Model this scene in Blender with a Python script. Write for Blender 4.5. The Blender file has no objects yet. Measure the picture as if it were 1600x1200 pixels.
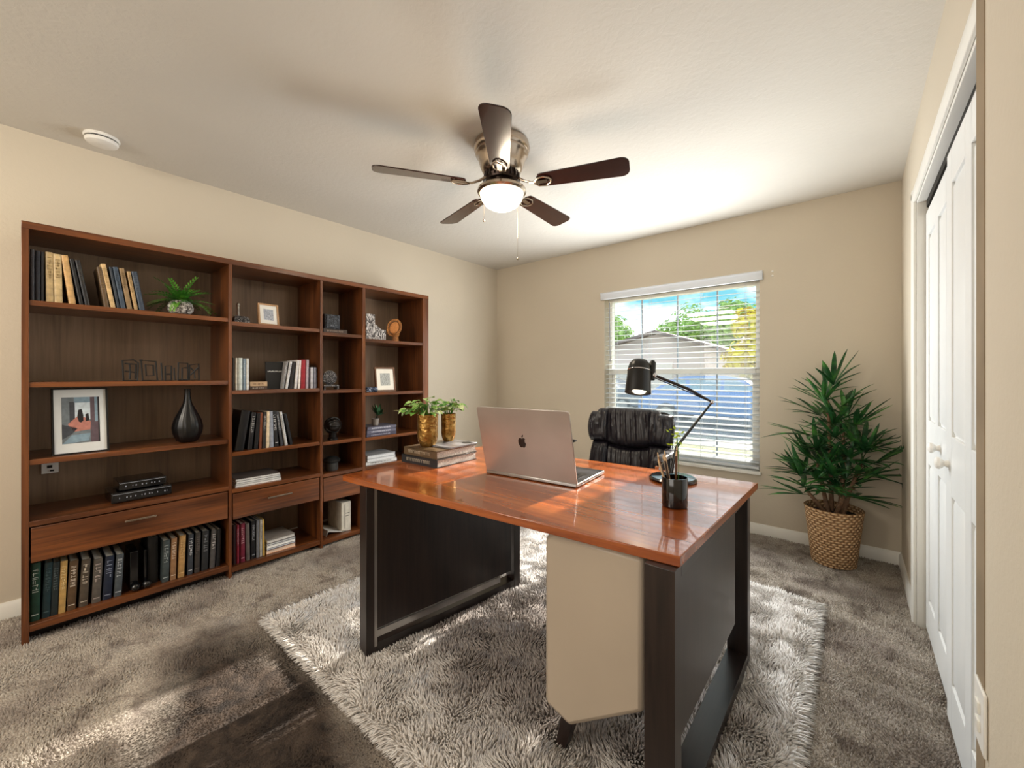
import bpy, bmesh, math, random
import numpy as np
from mathutils import Matrix, Vector, noise
R = math.radians
PI = math.pi
sc = bpy.context.scene
COL = sc.collection

# ------------------------------------------------------------------ camera
FPX, HY, YAW = 638.7, 586.2, R(39.894)
XL, XR, YB, CH, EYE = -3.2126, 0.2327, 3.567, 2.44, 1.2064
cd = bpy.data.cameras.new('camera')
cam = bpy.data.objects.new('camera', cd)
COL.objects.link(cam)
cd.sensor_width = 36.0
cd.lens = 36.0 * FPX / 1600.0
cd.shift_y = -(600.0 - HY) / 1600.0
cd.clip_start = 0.02
cd.clip_end = 300
cam.location = (0, 0, EYE)
cam.rotation_euler = (R(90), 0, YAW)
sc.camera = cam

# ------------------------------------------------------------------ colour management
sc.view_settings.view_transform = 'Standard'
sc.view_settings.look = 'None'
sc.view_settings.gamma = 1
sc.view_settings.exposure = 0.0
sc.view_settings.use_curve_mapping = False

# ------------------------------------------------------------------ sky
w = bpy.data.worlds.new('sky'); sc.world = w; w.use_nodes = True
nt = w.node_tree; nt.nodes.clear()
def wn(t, **k):
    n = nt.nodes.new(t)
    for a, b in k.items(): setattr(n, a, b)
    return n
tc = wn('ShaderNodeTexCoord'); mp = wn('ShaderNodeMapping'); mp.inputs['Scale'].default_value = (1, 1, 2.2)
nz = wn('ShaderNodeTexNoise'); nz.inputs['Scale'].default_value = 3.2; nz.inputs['Detail'].default_value = 5
cr = wn('ShaderNodeValToRGB'); cr.color_ramp.elements[0].position = 0.42; cr.color_ramp.elements[1].position = 0.60
cr.color_ramp.elements[0].color = (0.11, 0.36, 0.44, 1); cr.color_ramp.elements[1].color = (1.35, 1.38, 1.42, 1)
bg = wn('ShaderNodeBackground'); bg.inputs['Strength'].default_value = 2.3
wo = wn('ShaderNodeOutputWorld')
L_ = nt.links.new
L_(tc.outputs['Generated'], mp.inputs['Vector']); L_(mp.outputs[0], nz.inputs['Vector'])
L_(nz.outputs['Fac'], cr.inputs['Fac']); L_(cr.outputs['Color'], bg.inputs['Color']); L_(bg.outputs[0], wo.inputs['Surface'])

# ------------------------------------------------------------------ sun and big lights
def light(name, typ, loc, rot, energy, color=(1, 1, 1), **k):
    d = bpy.data.lights.new(name, typ); d.energy = energy; d.color = color
    for a, b in k.items(): setattr(d, a, b)
    o = bpy.data.objects.new(name, d); COL.objects.link(o); o.location = loc; o.rotation_euler = rot
    return o
SUN_EL, SUN_DIR = R(23.5), Vector((-0.06, -1.0, 0))
sdir = SUN_DIR.normalized() * math.cos(SUN_EL) + Vector((0, 0, -math.sin(SUN_EL)))
sun = light('sun', 'SUN', (0, 8, 6), (0, 0, 0), 22.0, (1.0, 0.93, 0.82), angle=R(0.7))
sun.rotation_euler = sdir.to_track_quat('-Z', 'Y').to_euler()
win = light('window_daylight', 'AREA', (-1.185, YB - 0.10, 1.22), (R(-90), 0, 0), 72, (0.93, 0.97, 1.0),
            shape='RECTANGLE', size=1.25, size_y=1.40)
win.rotation_euler = (R(-97), 0, R(0))
win.visible_camera = False
win.visible_glossy = False
rear_fill = light('rear_fill_light', 'AREA', (-1.3, -2.3, 1.75), (R(84), 0, R(8)), 40, (1.0, 0.95, 0.88),
             shape='RECTANGLE', size=2.6, size_y=1.4)  # added fill behind the camera, brightens the whole room
left_fill = light('left_fill_light', 'AREA', (-2.1, -1.1, 2.36), (R(22), 0, R(12)), 42, (1.0, 0.90, 0.76), shape='DISK', size=.9)  # added fill, lifts the front left floor, bookcase and left wall

# ------------------------------------------------------------------ measuring helpers (photograph pixel -> place)
FW = Vector((-math.sin(YAW), math.cos(YAW), 0)); RT = Vector((math.cos(YAW), math.sin(YAW), 0))
def ray(px, py): return FW + RT * ((px - 800) / FPX) + Vector((0, 0, (HY - py) / FPX))
def onx(px, py, X):
    r = ray(px, py); t = X / r.x; return Vector((X, r.y * t, EYE + r.z * t))
def ony(px, py, Y):
    r = ray(px, py); t = Y / r.y; return Vector((r.x * t, Y, EYE + r.z * t))
def onz(px, py, Z):
    r = ray(px, py); t = (Z - EYE) / r.z; return Vector((r.x * t, r.y * t, Z))

# ------------------------------------------------------------------ materials
def lin(c):
    if isinstance(c, str):
        c = c.lstrip('#'); c = [int(c[i:i + 2], 16) / 255 for i in (0, 2, 4)]
        c = [x / 12.92 if x <= 0.04045 else ((x + 0.055) / 1.055) ** 2.4 for x in c]
    return (c[0], c[1], c[2], 1)
class NT:
    def __init__(s, name):
        s.m = bpy.data.materials.new(name); s.m.use_nodes = True
        s.t = s.m.node_tree; s.n = s.t.nodes; s.b = s.n['Principled BSDF']; s.out = s.n['Material Output']
    def new(s, t, **k):
        n = s.n.new(t)
        for a, b in k.items(): setattr(n, a, b)
        return n
    def l(s, a, b): s.t.links.new(a, b)
    def coords(s, scale=(1, 1, 1), rot=(0, 0, 0), kind='Object'):
        tc = s.new('ShaderNodeTexCoord'); mp = s.new('ShaderNodeMapping')
        mp.inputs['Scale'].default_value = scale; mp.inputs['Rotation'].default_value = rot
        s.l(tc.outputs[kind], mp.inputs['Vector']); return mp.outputs[0]
    def noise(s, vec, scale, detail=3, rough=0.5, dist=0):
        n = s.new('ShaderNodeTexNoise'); n.inputs['Scale'].default_value = scale; n.inputs['Detail'].default_value = detail
        n.inputs['Roughness'].default_value = rough; n.inputs['Distortion'].default_value = dist
        s.l(vec, n.inputs['Vector']); return n.outputs['Fac']
    def ramp(s, fac, stops):
        r = s.new('ShaderNodeValToRGB'); e = r.color_ramp.elements
        while len(e) < len(stops): e.new(0.5)
        for i, (p, c) in enumerate(stops): e[i].position = p; e[i].color = lin(c)
        s.l(fac, r.inputs['Fac']); return r.outputs['Color']
    def mix(s, fac, a, b, mode='MIX'):
        n = s.new('ShaderNodeMix', data_type='RGBA', blend_type=mode)
        for v, i in ((fac, 0), (a, 6), (b, 7)):
            if isinstance(v, (int, float)): n.inputs[i].default_value = v
            elif isinstance(v, (str, tuple, list)): n.inputs[i].default_value = lin(v)
            else: s.l(v, n.inputs[i])
        return n.outputs[2]
    def bump(s, h, strength, dist):
        b = s.new('ShaderNodeBump'); b.inputs['Strength'].default_value = strength; b.inputs['Distance'].default_value = dist
        s.l(h, b.inputs['Height']); s.l(b.outputs[0], s.b.inputs['Normal'])
    def set(s, **k):
        for a, v in k.items():
            i = s.b.inputs[a.replace('_', ' ')]
            if isinstance(v, (str, tuple)): i.default_value = lin(v)
            elif isinstance(v, (int, float)): i.default_value = v
            else: s.l(v, i)
        return s
_mc = {}
def plain(c, rough=0.5, metal=0.0, var=0.12, scale=25, bump=0.0, coat=0.0, sheen=0.0):
    key = (c, rough, metal, var, scale, bump, coat)
    if key in _mc: return _mc[key]
    n = NT('paint_' + str(c).strip('#'))
    v = n.coords(); f = n.noise(v, scale, 3)
    base = lin(c)
    a = tuple(x * (1 - var) for x in base[:3]); b = tuple(min(1, x * (1 + var)) for x in base[:3])
    col = n.ramp(f, [(0.3, a), (0.7, b)])
    n.set(Base_Color=col, Roughness=rough, Metallic=metal)
    if coat: n.b.inputs['Coat Weight'].default_value = coat; n.b.inputs['Coat Roughness'].default_value = 0.08
    if bump: n.bump(f, bump, 0.002)
    _mc[key] = n.m
    return n.m
def wood(name, stops, axis, fine=60, rough=0.3, coat=0.0, bump=0.05, coatr=0.06):
    n = NT(name); s = [1.0, 1.0, 1.0]; s[axis] = 0.04
    v = n.coords(tuple(s)); f1 = n.noise(v, fine, 4, 0.6, 0.3)
    s2 = [1.0, 1.0, 1.0]; s2[axis] = 0.12
    f2 = n.noise(n.coords(tuple(s2)), fine * 0.16, 3, 0.5, 0.8)
    m = n.new('ShaderNodeMath', operation='MULTIPLY_ADD'); n.l(f1, m.inputs[0]); m.inputs[1].default_value = 0.5
    h = n.new('ShaderNodeMath', operation='MULTIPLY'); n.l(f2, h.inputs[0]); h.inputs[1].default_value = 0.5
    n.l(h.outputs[0], m.inputs[2])
    n.set(Base_Color=n.ramp(m.outputs[0], stops), Roughness=rough)
    n.b.inputs['Coat Weight'].default_value = coat; n.b.inputs['Coat Roughness'].default_value = coatr
    if bump: n.bump(f1, bump, 0.001)
    return n.m
def wallpaint(name, c, bump=0.25, scale=55, rough=0.85):
    n = NT(name); v = n.coords(); f = n.noise(v, scale, 4, 0.6, 0.4); g = n.noise(v, 1.3, 2)
    base = lin(c); col = n.ramp(g, [(0.3, tuple(x * 0.96 for x in base[:3])), (0.7, tuple(min(1, x * 1.03) for x in base[:3]))])
    n.set(Base_Color=col, Roughness=rough); n.bump(f, bump, 0.004); return n.m

M = {}
M['wall'] = wallpaint('wall_paint_beige', '#cabfac')
M['ceiling'] = wallpaint('ceiling_knockdown_texture', '#d3cec4', 0.55, 34)
M['trim'] = plain('#e4e2da', 0.35, var=0.02, scale=5)
M['door'] = plain('#e3e4e2', 0.35, var=0.02, scale=5)
SH = [(0.30, '#2e160a'), (0.48, '#5a3118'), (0.62, '#7a4521'), (0.78, '#95592c')]
M['shelf_y'] = wood('shelf_wood_along', SH, 1, 55, 0.28, 0.25, coatr=0.15)
M['shelf_z'] = wood('shelf_wood_upright', SH, 2, 55, 0.28, 0.25, coatr=0.15)
M['back_z'] = wood('shelf_back_panel', [(0.3, '#6d5846'), (0.5, '#856d57'), (0.75, '#967d66')], 2, 70, 0.5, 0.0)
M['desk_top'] = wood('desk_top_wood', [(0.30, '#54240d'), (0.46, '#8a431a'), (0.60, '#a95a24'), (0.8, '#c47434')], 0, 45, 0.25, 0.6, 0.015, 0.04)
M['wenge'] = wood('dark_wenge', [(0.35, '#0e0907'), (0.52, '#231815'), (0.75, '#33251f')], 2, 90, 0.35, 0.15, 0.1, 0.2)
M['wenge_y'] = wood('dark_wenge_rail', [(0.35, '#0c0807'), (0.55, '#1c1412'), (0.75, '#2b201c')], 1, 90, 0.32, 0.15, 0.1, 0.2)
M['fan_wood'] = wood('fan_blade_wood', [(0.3, '#1c0805'), (0.55, '#34110a'), (0.8, '#4a1b10')], 0, 60, 0.25, 0.4)
M['nickel'] = plain('#b9ab9c', 0.22, 1.0, 0.05)
M['steel'] = plain('#a9a7a5', 0.28, 1.0, 0.05)
M['chrome'] = plain('#d8d8da', 0.08, 1.0, 0.02)
M['black'] = plain('#0b0b0c', 0.32, 0, 0.2)
M['black_gloss'] = plain('#0a0a0c', 0.12, 0, 0.2, coat=0.4)
M['black_matte'] = plain('#141313', 0.6, 0, 0.2)
M['white'] = plain('#e9e7e1', 0.4, 0, 0.03)
M['paper'] = plain('#d9d2c2', 0.8, 0, 0.1, 90)
M['greypaper'] = plain('#b7b3ab', 0.6, 0, 0.1, 60)
M['pedestal'] = plain('#b0a291', 0.42, 0, 0.03, 4)
M['soil'] = plain('#20140d', 0.95, 0, 0.4, 120, 0.8)
def leafmat(name, stops, rough=0.4):
    n = NT(name); v = n.coords(); f = n.noise(v, 14, 3)
    n.set(Base_Color=n.ramp(f, stops), Roughness=rough); n.b.inputs['Subsurface Weight'].default_value = 0.0
    return n.m
M['leaf_dark'] = leafmat('palm_leaf', [(0.3, '#12301a'), (0.5, '#235229'), (0.68, '#4a8034')])
M['leaf_fern'] = leafmat('fern_leaf', [(0.3, '#1f4a14'), (0.5, '#3f7d26'), (0.7, '#79ad40')])
M['leaf_pothos'] = leafmat('pothos_leaf', [(0.36, '#2f6a22'), (0.5, '#7fb04a'), (0.64, '#dfe7b0')])
M['leaf_succ'] = leafmat('succulent_leaf', [(0.3, '#16301d'), (0.55, '#35603c'), (0.75, '#5b8a58')])
n = NT('leather'); v = n.coords(); f = n.noise(v, 160, 3); g = n.noise(n.coords((1, 1, 0.25)), 16, 2, 0.5, 1.0)
n.set(Base_Color='#15121a', Roughness=n.ramp(f, [(0.3, (0.30,) * 3), (0.7, (0.45,) * 3)]))
b1 = n.new('ShaderNodeBump'); b1.inputs['Strength'].default_value = 0.2; b1.inputs['Distance'].default_value = 0.001; n.l(f, b1.inputs['Height'])
b2 = n.new('ShaderNodeBump'); b2.inputs['Strength'].default_value = 0.5; b2.inputs['Distance'].default_value = 0.01; n.l(g, b2.inputs['Height']); n.l(b1.outputs[0], b2.inputs['Normal'])
n.l(b2.outputs[0], n.b.inputs['Normal']); M['leather'] = n.m
n = NT('hammered_gold'); v = n.coords(); vo = n.new('ShaderNodeTexVoronoi'); vo.inputs['Scale'].default_value = 70; n.l(v, vo.inputs['Vector'])
n.set(Base_Color=n.ramp(n.noise(v, 30, 3), [(0.3, '#7a5424'), (0.6, '#c39a56'), (0.8, '#e3c68b')]), Metallic=0.9, Roughness=0.32); n.bump(vo.outputs['Distance'], 0.6, 0.004); M['gold'] = n.m
n = NT('mottled_silver_pot'); v = n.coords(); f = n.noise(v, 85, 3, 0.7, 1.0)
n.set(Base_Color=n.ramp(f, [(0.42, '#3a3230'), (0.5, '#a39a92'), (0.62, '#e6e0d8')]), Roughness=0.45, Metallic=0.3); n.bump(f, 0.8, 0.004); M['mottle'] = n.m
n = NT('carved_dark'); v = n.coords(); f = n.noise(v, 110, 2, 0.6, 1.6)
n.set(Base_Color=n.ramp(f, [(0.45, '#141214'), (0.55, '#3a3637'), (0.64, '#b9b2ad')]), Roughness=0.35, Metallic=0.2); n.bump(f, 0.8, 0.004); M['carved'] = n.m
n = NT('slate_carved'); v = n.coords(); f = n.noise(v, 60, 3, 0.6, 1.2)
n.set(Base_Color=n.ramp(f, [(0.42, '#16181d'), (0.55, '#34383f'), (0.7, '#6a6d73')]), Roughness=0.5); n.bump(f, 0.7, 0.004); M['slate'] = n.m
n = NT('bark_white'); v = n.coords((1, 1, 0.4)); f = n.noise(v, 75, 3, 0.6, 1.6)
n.set(Base_Color=n.ramp(f, [(0.42, '#2a2524'), (0.5, '#8a8380'), (0.6, '#d9d3cc')]), Roughness=0.5); n.bump(f, 0.7, 0.004); M['etched'] = n.m
n = NT('blue_white_cloth'); v = n.coords(); f = n.noise(v, 70, 2, 0.5, 1.2)
n.set(Base_Color=n.ramp(f, [(0.44, '#1a2233'), (0.54, '#48566d'), (0.64, '#c2c8d2')]), Roughness=0.8); M['cloth'] = n.m
# weave of a basket
n = NT('wicker'); v = n.coords()
sx = n.new('ShaderNodeSeparateXYZ'); n.l(v, sx.inputs[0])
at = n.new('ShaderNodeMath', operation='ARCTAN2'); n.l(sx.outputs[1], at.inputs[0]); n.l(sx.outputs[0], at.inputs[1])
def mth(op, a, b=None, c=None):
    m = n.new('ShaderNodeMath', operation=op)
    for i, q in enumerate((a, b, c)):
        if q is None: continue
        if isinstance(q, (int, float)): m.inputs[i].default_value = q
        else: n.l(q, m.inputs[i])
    return m.outputs[0]
row = mth('FLOOR', mth('MULTIPLY', sx.outputs[2], 62.0))
odd = mth('MULTIPLY', mth('MODULO', row, 2.0), PI)
wv = mth('SINE', mth('ADD', mth('MULTIPLY', at.outputs[0], 26.0), odd))
hz = mth('ABSOLUTE', mth('SINE', mth('MULTIPLY', sx.outputs[2], 62.0 * PI)))
hh = mth('MULTIPLY', mth('ADD', mth('MULTIPLY', wv, 0.5), 0.5), hz)
hh2 = mth('ADD', hh, mth('MULTIPLY', n.noise(v, 60, 3), 0.35))
n.set(Base_Color=n.ramp(hh2, [(0.10, '#5a3a20'), (0.34, '#b98d60'), (0.75, '#e0bd93')]), Roughness=0.7); n.bump(hh2, 1.0, 0.012); M['wicker'] = n.m
n = NT('rattan'); v = n.coords(); f = n.noise(v, 120, 3); n.set(Base_Color=n.ramp(f, [(0.35, '#5b3415'), (0.6, '#a56b35'), (0.8, '#c98f55')]), Roughness=0.6); n.bump(f, 0.6, 0.003); M['rattan'] = n.m
def brownmask(n):  # soft oval where the carpet colour turns dark brown
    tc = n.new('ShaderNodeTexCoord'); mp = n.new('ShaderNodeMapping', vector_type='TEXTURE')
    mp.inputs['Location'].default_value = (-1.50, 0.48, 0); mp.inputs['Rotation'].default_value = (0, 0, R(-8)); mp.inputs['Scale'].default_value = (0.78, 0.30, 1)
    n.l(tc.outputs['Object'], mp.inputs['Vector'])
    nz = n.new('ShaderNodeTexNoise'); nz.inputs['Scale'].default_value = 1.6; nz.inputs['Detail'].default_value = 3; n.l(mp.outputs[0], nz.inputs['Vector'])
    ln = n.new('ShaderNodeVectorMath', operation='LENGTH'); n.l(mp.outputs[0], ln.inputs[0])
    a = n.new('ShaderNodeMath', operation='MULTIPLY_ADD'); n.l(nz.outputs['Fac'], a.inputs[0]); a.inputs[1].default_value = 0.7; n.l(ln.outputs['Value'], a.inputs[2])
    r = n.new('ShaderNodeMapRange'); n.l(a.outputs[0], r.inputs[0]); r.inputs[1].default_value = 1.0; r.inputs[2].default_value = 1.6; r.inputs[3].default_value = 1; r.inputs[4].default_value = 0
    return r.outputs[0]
def carpetmat(name):
    n = NT(name); v = n.coords(); f = n.noise(v, 150, 2, 0.7); g = n.noise(v, 9, 4, 0.65, 0.6); h = n.noise(v, 1.6, 3)
    c1 = n.ramp(f, [(0.30, '#857b72'), (0.5, '#b0a699'), (0.72, '#d0c7ba')])
    c2 = n.mix(n.ramp(g, [(0.50, (0, 0, 0)), (0.66, (0.75, 0.75, 0.75))]), c1, '#6c5f57')
    c3 = n.mix(n.ramp(h, [(0.45, (0, 0, 0)), (0.62, (0.6, 0.6, 0.6))]), c2, '#71645d')
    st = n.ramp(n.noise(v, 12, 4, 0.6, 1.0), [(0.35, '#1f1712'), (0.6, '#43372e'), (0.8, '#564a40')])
    c4 = n.mix(brownmask(n), c3, st)
    n.set(Base_Color=c4, Roughness=0.95); n.bump(f, 0.6, 0.006); return n.m
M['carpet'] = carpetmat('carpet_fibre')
n = NT('rug_fibre'); tc_ = n.new('ShaderNodeTexCoord'); v = n.coords()
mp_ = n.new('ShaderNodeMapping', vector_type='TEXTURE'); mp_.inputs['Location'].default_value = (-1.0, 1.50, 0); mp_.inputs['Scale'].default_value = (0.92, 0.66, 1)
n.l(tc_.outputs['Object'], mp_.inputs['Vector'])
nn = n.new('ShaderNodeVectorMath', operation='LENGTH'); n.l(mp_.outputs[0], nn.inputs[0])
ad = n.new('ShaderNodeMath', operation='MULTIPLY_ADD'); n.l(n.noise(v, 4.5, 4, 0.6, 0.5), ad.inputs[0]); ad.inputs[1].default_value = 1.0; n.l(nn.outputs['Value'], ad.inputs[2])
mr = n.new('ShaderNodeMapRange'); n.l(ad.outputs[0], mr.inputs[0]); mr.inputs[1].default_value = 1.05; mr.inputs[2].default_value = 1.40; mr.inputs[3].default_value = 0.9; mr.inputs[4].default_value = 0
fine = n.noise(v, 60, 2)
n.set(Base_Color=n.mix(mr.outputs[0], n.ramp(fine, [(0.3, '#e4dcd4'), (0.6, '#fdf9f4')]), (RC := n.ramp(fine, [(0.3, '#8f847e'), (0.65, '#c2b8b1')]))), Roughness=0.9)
fc_ = n.b.inputs['Base Color'].links[0].from_socket; tl1 = n.new('ShaderNodeBsdfTranslucent'); n.l(fc_, tl1.inputs['Color'])
mx = n.new('ShaderNodeMixShader'); mx.inputs[0].default_value = 0.25; n.l(n.b.outputs[0], mx.inputs[1]); n.l(tl1.outputs[0], mx.inputs[2]); n.l(mx.outputs[0], n.out.inputs['Surface'])
M['rug'] = n.m
def emit(name, c, s):
    n = NT(name); n.set(Base_Color=c, Roughness=0.3); n.b.inputs['Emission Color'].default_value = lin(c); n.b.inputs['Emission Strength'].default_value = s; return n.m
M['globe'] = emit('frosted_globe', '#fff4dc', 2.2)
M['bulb'] = emit('warm_bulb', '#ffe3b0', 6.0)
n = NT('window_glass'); tr = n.new('ShaderNodeBsdfTransparent'); gl = n.new('ShaderNodeBsdfGlossy'); gl.inputs['Roughness'].default_value = 0.02
mx = n.new('ShaderNodeMixShader'); mx.inputs[0].default_value = 0.05; n.l(tr.outputs[0], mx.inputs[1]); n.l(gl.outputs[0], mx.inputs[2]); n.l(mx.outputs[0], n.out.inputs['Surface']); M['glass'] = n.m
n = NT('insect_screen'); tr = n.new('ShaderNodeBsdfTransparent'); df = n.new('ShaderNodeBsdfDiffuse'); df.inputs['Color'].default_value = lin('#a9bccb')
mx = n.new('ShaderNodeMixShader'); mx.inputs[0].default_value = 0.20; n.l(tr.outputs[0], mx.inputs[1]); n.l(df.outputs[0], mx.inputs[2]); n.l(mx.outputs[0], n.out.inputs['Surface']); M['screen'] = n.m
n = NT('blind_slat_vinyl'); n.set(Base_Color='#e8eaec', Roughness=0.4)
tl0 = n.new('ShaderNodeBsdfTranslucent'); tl0.inputs['Color'].default_value = lin('#e4e8ec'); mx = n.new('ShaderNodeMixShader'); mx.inputs[0].default_value = 0.35
n.l(n.b.outputs[0], mx.inputs[1]); n.l(tl0.outputs[0], mx.inputs[2]); n.l(mx.outputs[0], n.out.inputs['Surface']); M['slat'] = n.m

# ------------------------------------------------------------------ mesh builder
class MB:
    def __init__(s): s.v = []; s.f = []; s.m = []; s.k = 0
    def add(s, vs, fs, mi=0):
        o = len(s.v); s.v += [tuple(p) for p in vs]; s.f += [tuple(i + o for i in f) for f in fs]; s.m += [mi] * len(fs); return s
    def hexa(s, p, mi=0):
        return s.add(p, [(0, 3, 2, 1), (4, 5, 6, 7), (0, 1, 5, 4), (1, 2, 6, 5), (2, 3, 7, 6), (3, 0, 4, 7)], mi)
    def box(s, x0, x1, y0, y1, z0, z1, mi=0):
        return s.hexa([(x0, y0, z0), (x1, y0, z0), (x1, y1, z0), (x0, y1, z0), (x0, y0, z1), (x1, y0, z1), (x1, y1, z1), (x0, y1, z1)], mi)
    def prism(s, pts, vec, mi=0):
        n = len(pts); V = Vector(vec); vs = [Vector(p) for p in pts] + [Vector(p) + V for p in pts]
        return s.add(vs, [tuple(range(n))[::-1], tuple(range(n, 2 * n))] + [(i, (i + 1) % n, n + (i + 1) % n, n + i) for i in range(n)], mi)
    def lathe(s, prof, n=32, c=(0, 0, 0), mi=0, a0=0):
        vs = []; fs = []
        for r, z in prof:
            for k in range(n):
                a = 2 * PI * k / n + a0; vs.append((c[0] + r * math.cos(a), c[1] + r * math.sin(a), c[2] + z))
        for i in range(len(prof) - 1):
            for k in range(n):
                fs.append((i * n + k, i * n + (k + 1) % n, (i + 1) * n + (k + 1) % n, (i + 1) * n + k))
        if prof[0][0] > 1e-5: fs.append(tuple(range(n))[::-1])
        if prof[-1][0] > 1e-5: fs.append(tuple(range((len(prof) - 1) * n, len(prof) * n)))
        return s.add(vs, fs, mi)
    def tube(s, pts, r, n=8, mi=0, closed=False):
        P = [Vector(p) for p in pts]; m = len(P); rs = r if isinstance(r, (list, tuple)) else [r] * m
        vs = []; fs = []; up = None
        for i in range(m):
            if closed: t = (P[(i + 1) % m] - P[i - 1]).normalized()
            else: t = (P[min(i + 1, m - 1)] - P[max(i - 1, 0)]).normalized()
            if up is None: up = t.orthogonal().normalized()
            up = (up - t * up.dot(t))
            up = up.normalized() if up.length > 1e-6 else t.orthogonal().normalized()
            b = t.cross(up)
            for k in range(n):
                a = 2 * PI * k / n; vs.append(P[i] + (up * math.cos(a) + b * math.sin(a)) * rs[i])
        for i in range(m if closed else m - 1):
            j = (i + 1) % m
            for k in range(n): fs.append((i * n + k, i * n + (k + 1) % n, j * n + (k + 1) % n, j * n + k))
        if not closed: fs += [tuple(range(n))[::-1], tuple(range((m - 1) * n, m * n))]
        return s.add(vs, fs, mi)
    def cyl(s, a, b, r, r2=None, n=20, mi=0): return s.tube([a, b], [r, r if r2 is None else r2], n, mi)
    def ball(s, c, r, n=16, mi=0, sz=1.0):
        pr = [(max(1e-6, r * math.sin(PI * i / n)), -r * sz * math.cos(PI * i / n)) for i in range(n + 1)]
        return s.lathe(pr, n * 2, c, mi)
    def grid(s, fn, nu, nv, mi=0, double=None):
        vs = [fn(i / nu, j / nv) for j in range(nv + 1) for i in range(nu + 1)]
        fs = [(j * (nu + 1) + i, j * (nu + 1) + i + 1, (j + 1) * (nu + 1) + i + 1, (j + 1) * (nu + 1) + i) for j in range(nv) for i in range(nu)]
        return s.add(vs, fs, mi)
    def xf(s, mat, start=0):
        for i in range(start, len(s.v)): s.v[i] = tuple(mat @ Vector(s.v[i]))
        return s
    def build(s, name, mats, parent=None, bevel=0, sharp=35, smooth=True, recalc=True):
        me = bpy.data.meshes.new(name); me.from_pydata(s.v, [], s.f)
        if not isinstance(mats, (list, tuple)): mats = [mats]
        for m in mats: me.materials.append(m)
        me.polygons.foreach_set('material_index', s.m)
        if recalc:
            bm = bmesh.new(); bm.from_mesh(me)
            bmesh.ops.remove_doubles(bm, verts=bm.verts, dist=1e-6)
            bmesh.ops.recalc_face_normals(bm, faces=bm.faces)
            for f in bm.faces: f.smooth = smooth
            lim = R(sharp)
            for e in bm.edges:
                if len(e.link_faces) > 2 or (len(e.link_faces) == 2 and e.calc_face_angle(0) > lim): e.smooth = False
            bm.to_mesh(me); bm.free()
        o = bpy.data.objects.new(name, me); COL.objects.link(o)
        if parent is not None: o.parent = parent
        if bevel:
            b = o.modifiers.new('edge', 'BEVEL'); b.width = bevel; b.segments = 2; b.limit_method = 'ANGLE'; b.angle_limit = R(40)
        return o
def tag(o, label=None, cat=None, group=None, kind=None):
    if label: o['label'] = label
    if cat: o['category'] = cat
    if group: o['group'] = group
    if kind: o['kind'] = kind
    return o
def thing(name, label, cat, loc=(0, 0, 0), rot=(0, 0, 0), group=None):
    o = bpy.data.objects.new(name, None); o.empty_display_size = 0.05; COL.objects.link(o)
    o.location = loc; o.rotation_euler = rot if isinstance(rot, (tuple, list)) else (0, 0, rot)
    return tag(o, label, cat, group)
def struct(o): o['kind'] = 'structure'; return o

# ------------------------------------------------------------------ room shell
YF = -2.6          # the far side of the hall opening behind the camera
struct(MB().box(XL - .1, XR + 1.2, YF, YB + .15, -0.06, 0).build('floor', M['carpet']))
struct(MB().box(XL - .1, XR + 1.2, YF, YB + .15, CH, CH + 0.08).build('ceiling', M['ceiling']))
struct(MB().box(XL - .12, XL, YF, YB + .15, 0, CH).build('wall_left', M['wall']))
WX0, WX1, WZ0, WZ1 = -1.830, -0.545, 0.475, 1.945
m = MB(); T = .15
m.box(XL, WX0, YB, YB + T, 0, CH).box(WX1, XR + .1, YB, YB + T, 0, CH).box(WX0, WX1, YB, YB + T, 0, WZ0).box(WX0, WX1, YB, YB + T, WZ1, CH)
struct(m.build('wall_back', M['wall']))
CY0, CY1, CZ = 1.345, 2.765, 2.045      # closet opening
XN = 0.200                               # near wall face
m = MB()
m.box(XR, XR + .1, CY1, YB + .0, 0, CH).box(XR, XR + .1, 1.316, CY1, CZ, CH)
m.box(XR, XR + .1, 1.316, CY0, 0, CZ)
struct(m.build('wall_right', M['wall']))
m = MB()
prof = [(XR + .1, YF), (XN, YF)]
for k in range(7):
    a = PI * k / 12; rr = 0.022
    prof.append((XN + rr - rr * math.cos(a), 1.316 - rr + rr * math.sin(a)))
prof.append((XR + .1, 1.316))
m.prism([(p[0], p[1], 0) for p in prof], (0, 0, CH))
struct(m.build('wall_right_near', M['wall']))
# closet interior
m = MB(); m.box(XR + .7, XR + .75, 1.2, 3.0, 0, CH).box(XR + .1, XR + .7, 1.2, 1.25, 0, CH).box(XR + .1, XR + .7, 2.95, 3.0, 0, CH)
struct(m.build('wall_closet', M['wall']))
# closed end behind the camera
struct(MB().box(XL, XN, YF - .1, YF, 0, CH).build('wall_front', M['wall']))
# baseboards
def baseboard(name, p0, p1, nrm):
    h, t = 0.085, 0.014; P0 = Vector(p0); P1 = Vector(p1); N = Vector(nrm)
    sec = [(0, 0), (t, 0), (t, h * .78), (t * .55, h * .9), (t * .35, h), (0, h)]
    m = MB(); m.prism([P0 + N * a + Vector((0, 0, b)) for a, b in sec], P1 - P0)
    struct(m.build(name, M['trim']))
baseboard('baseboard_back', (XL, YB, 0), (XR, YB, 0), (0, -1, 0))
baseboard('baseboard_left', (XL, YF, 0), (XL, YB, 0), (1, 0, 0))
baseboard('baseboard_right', (XR, CY1 + .062, 0), (XR, YB, 0), (-1, 0, 0))
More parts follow.
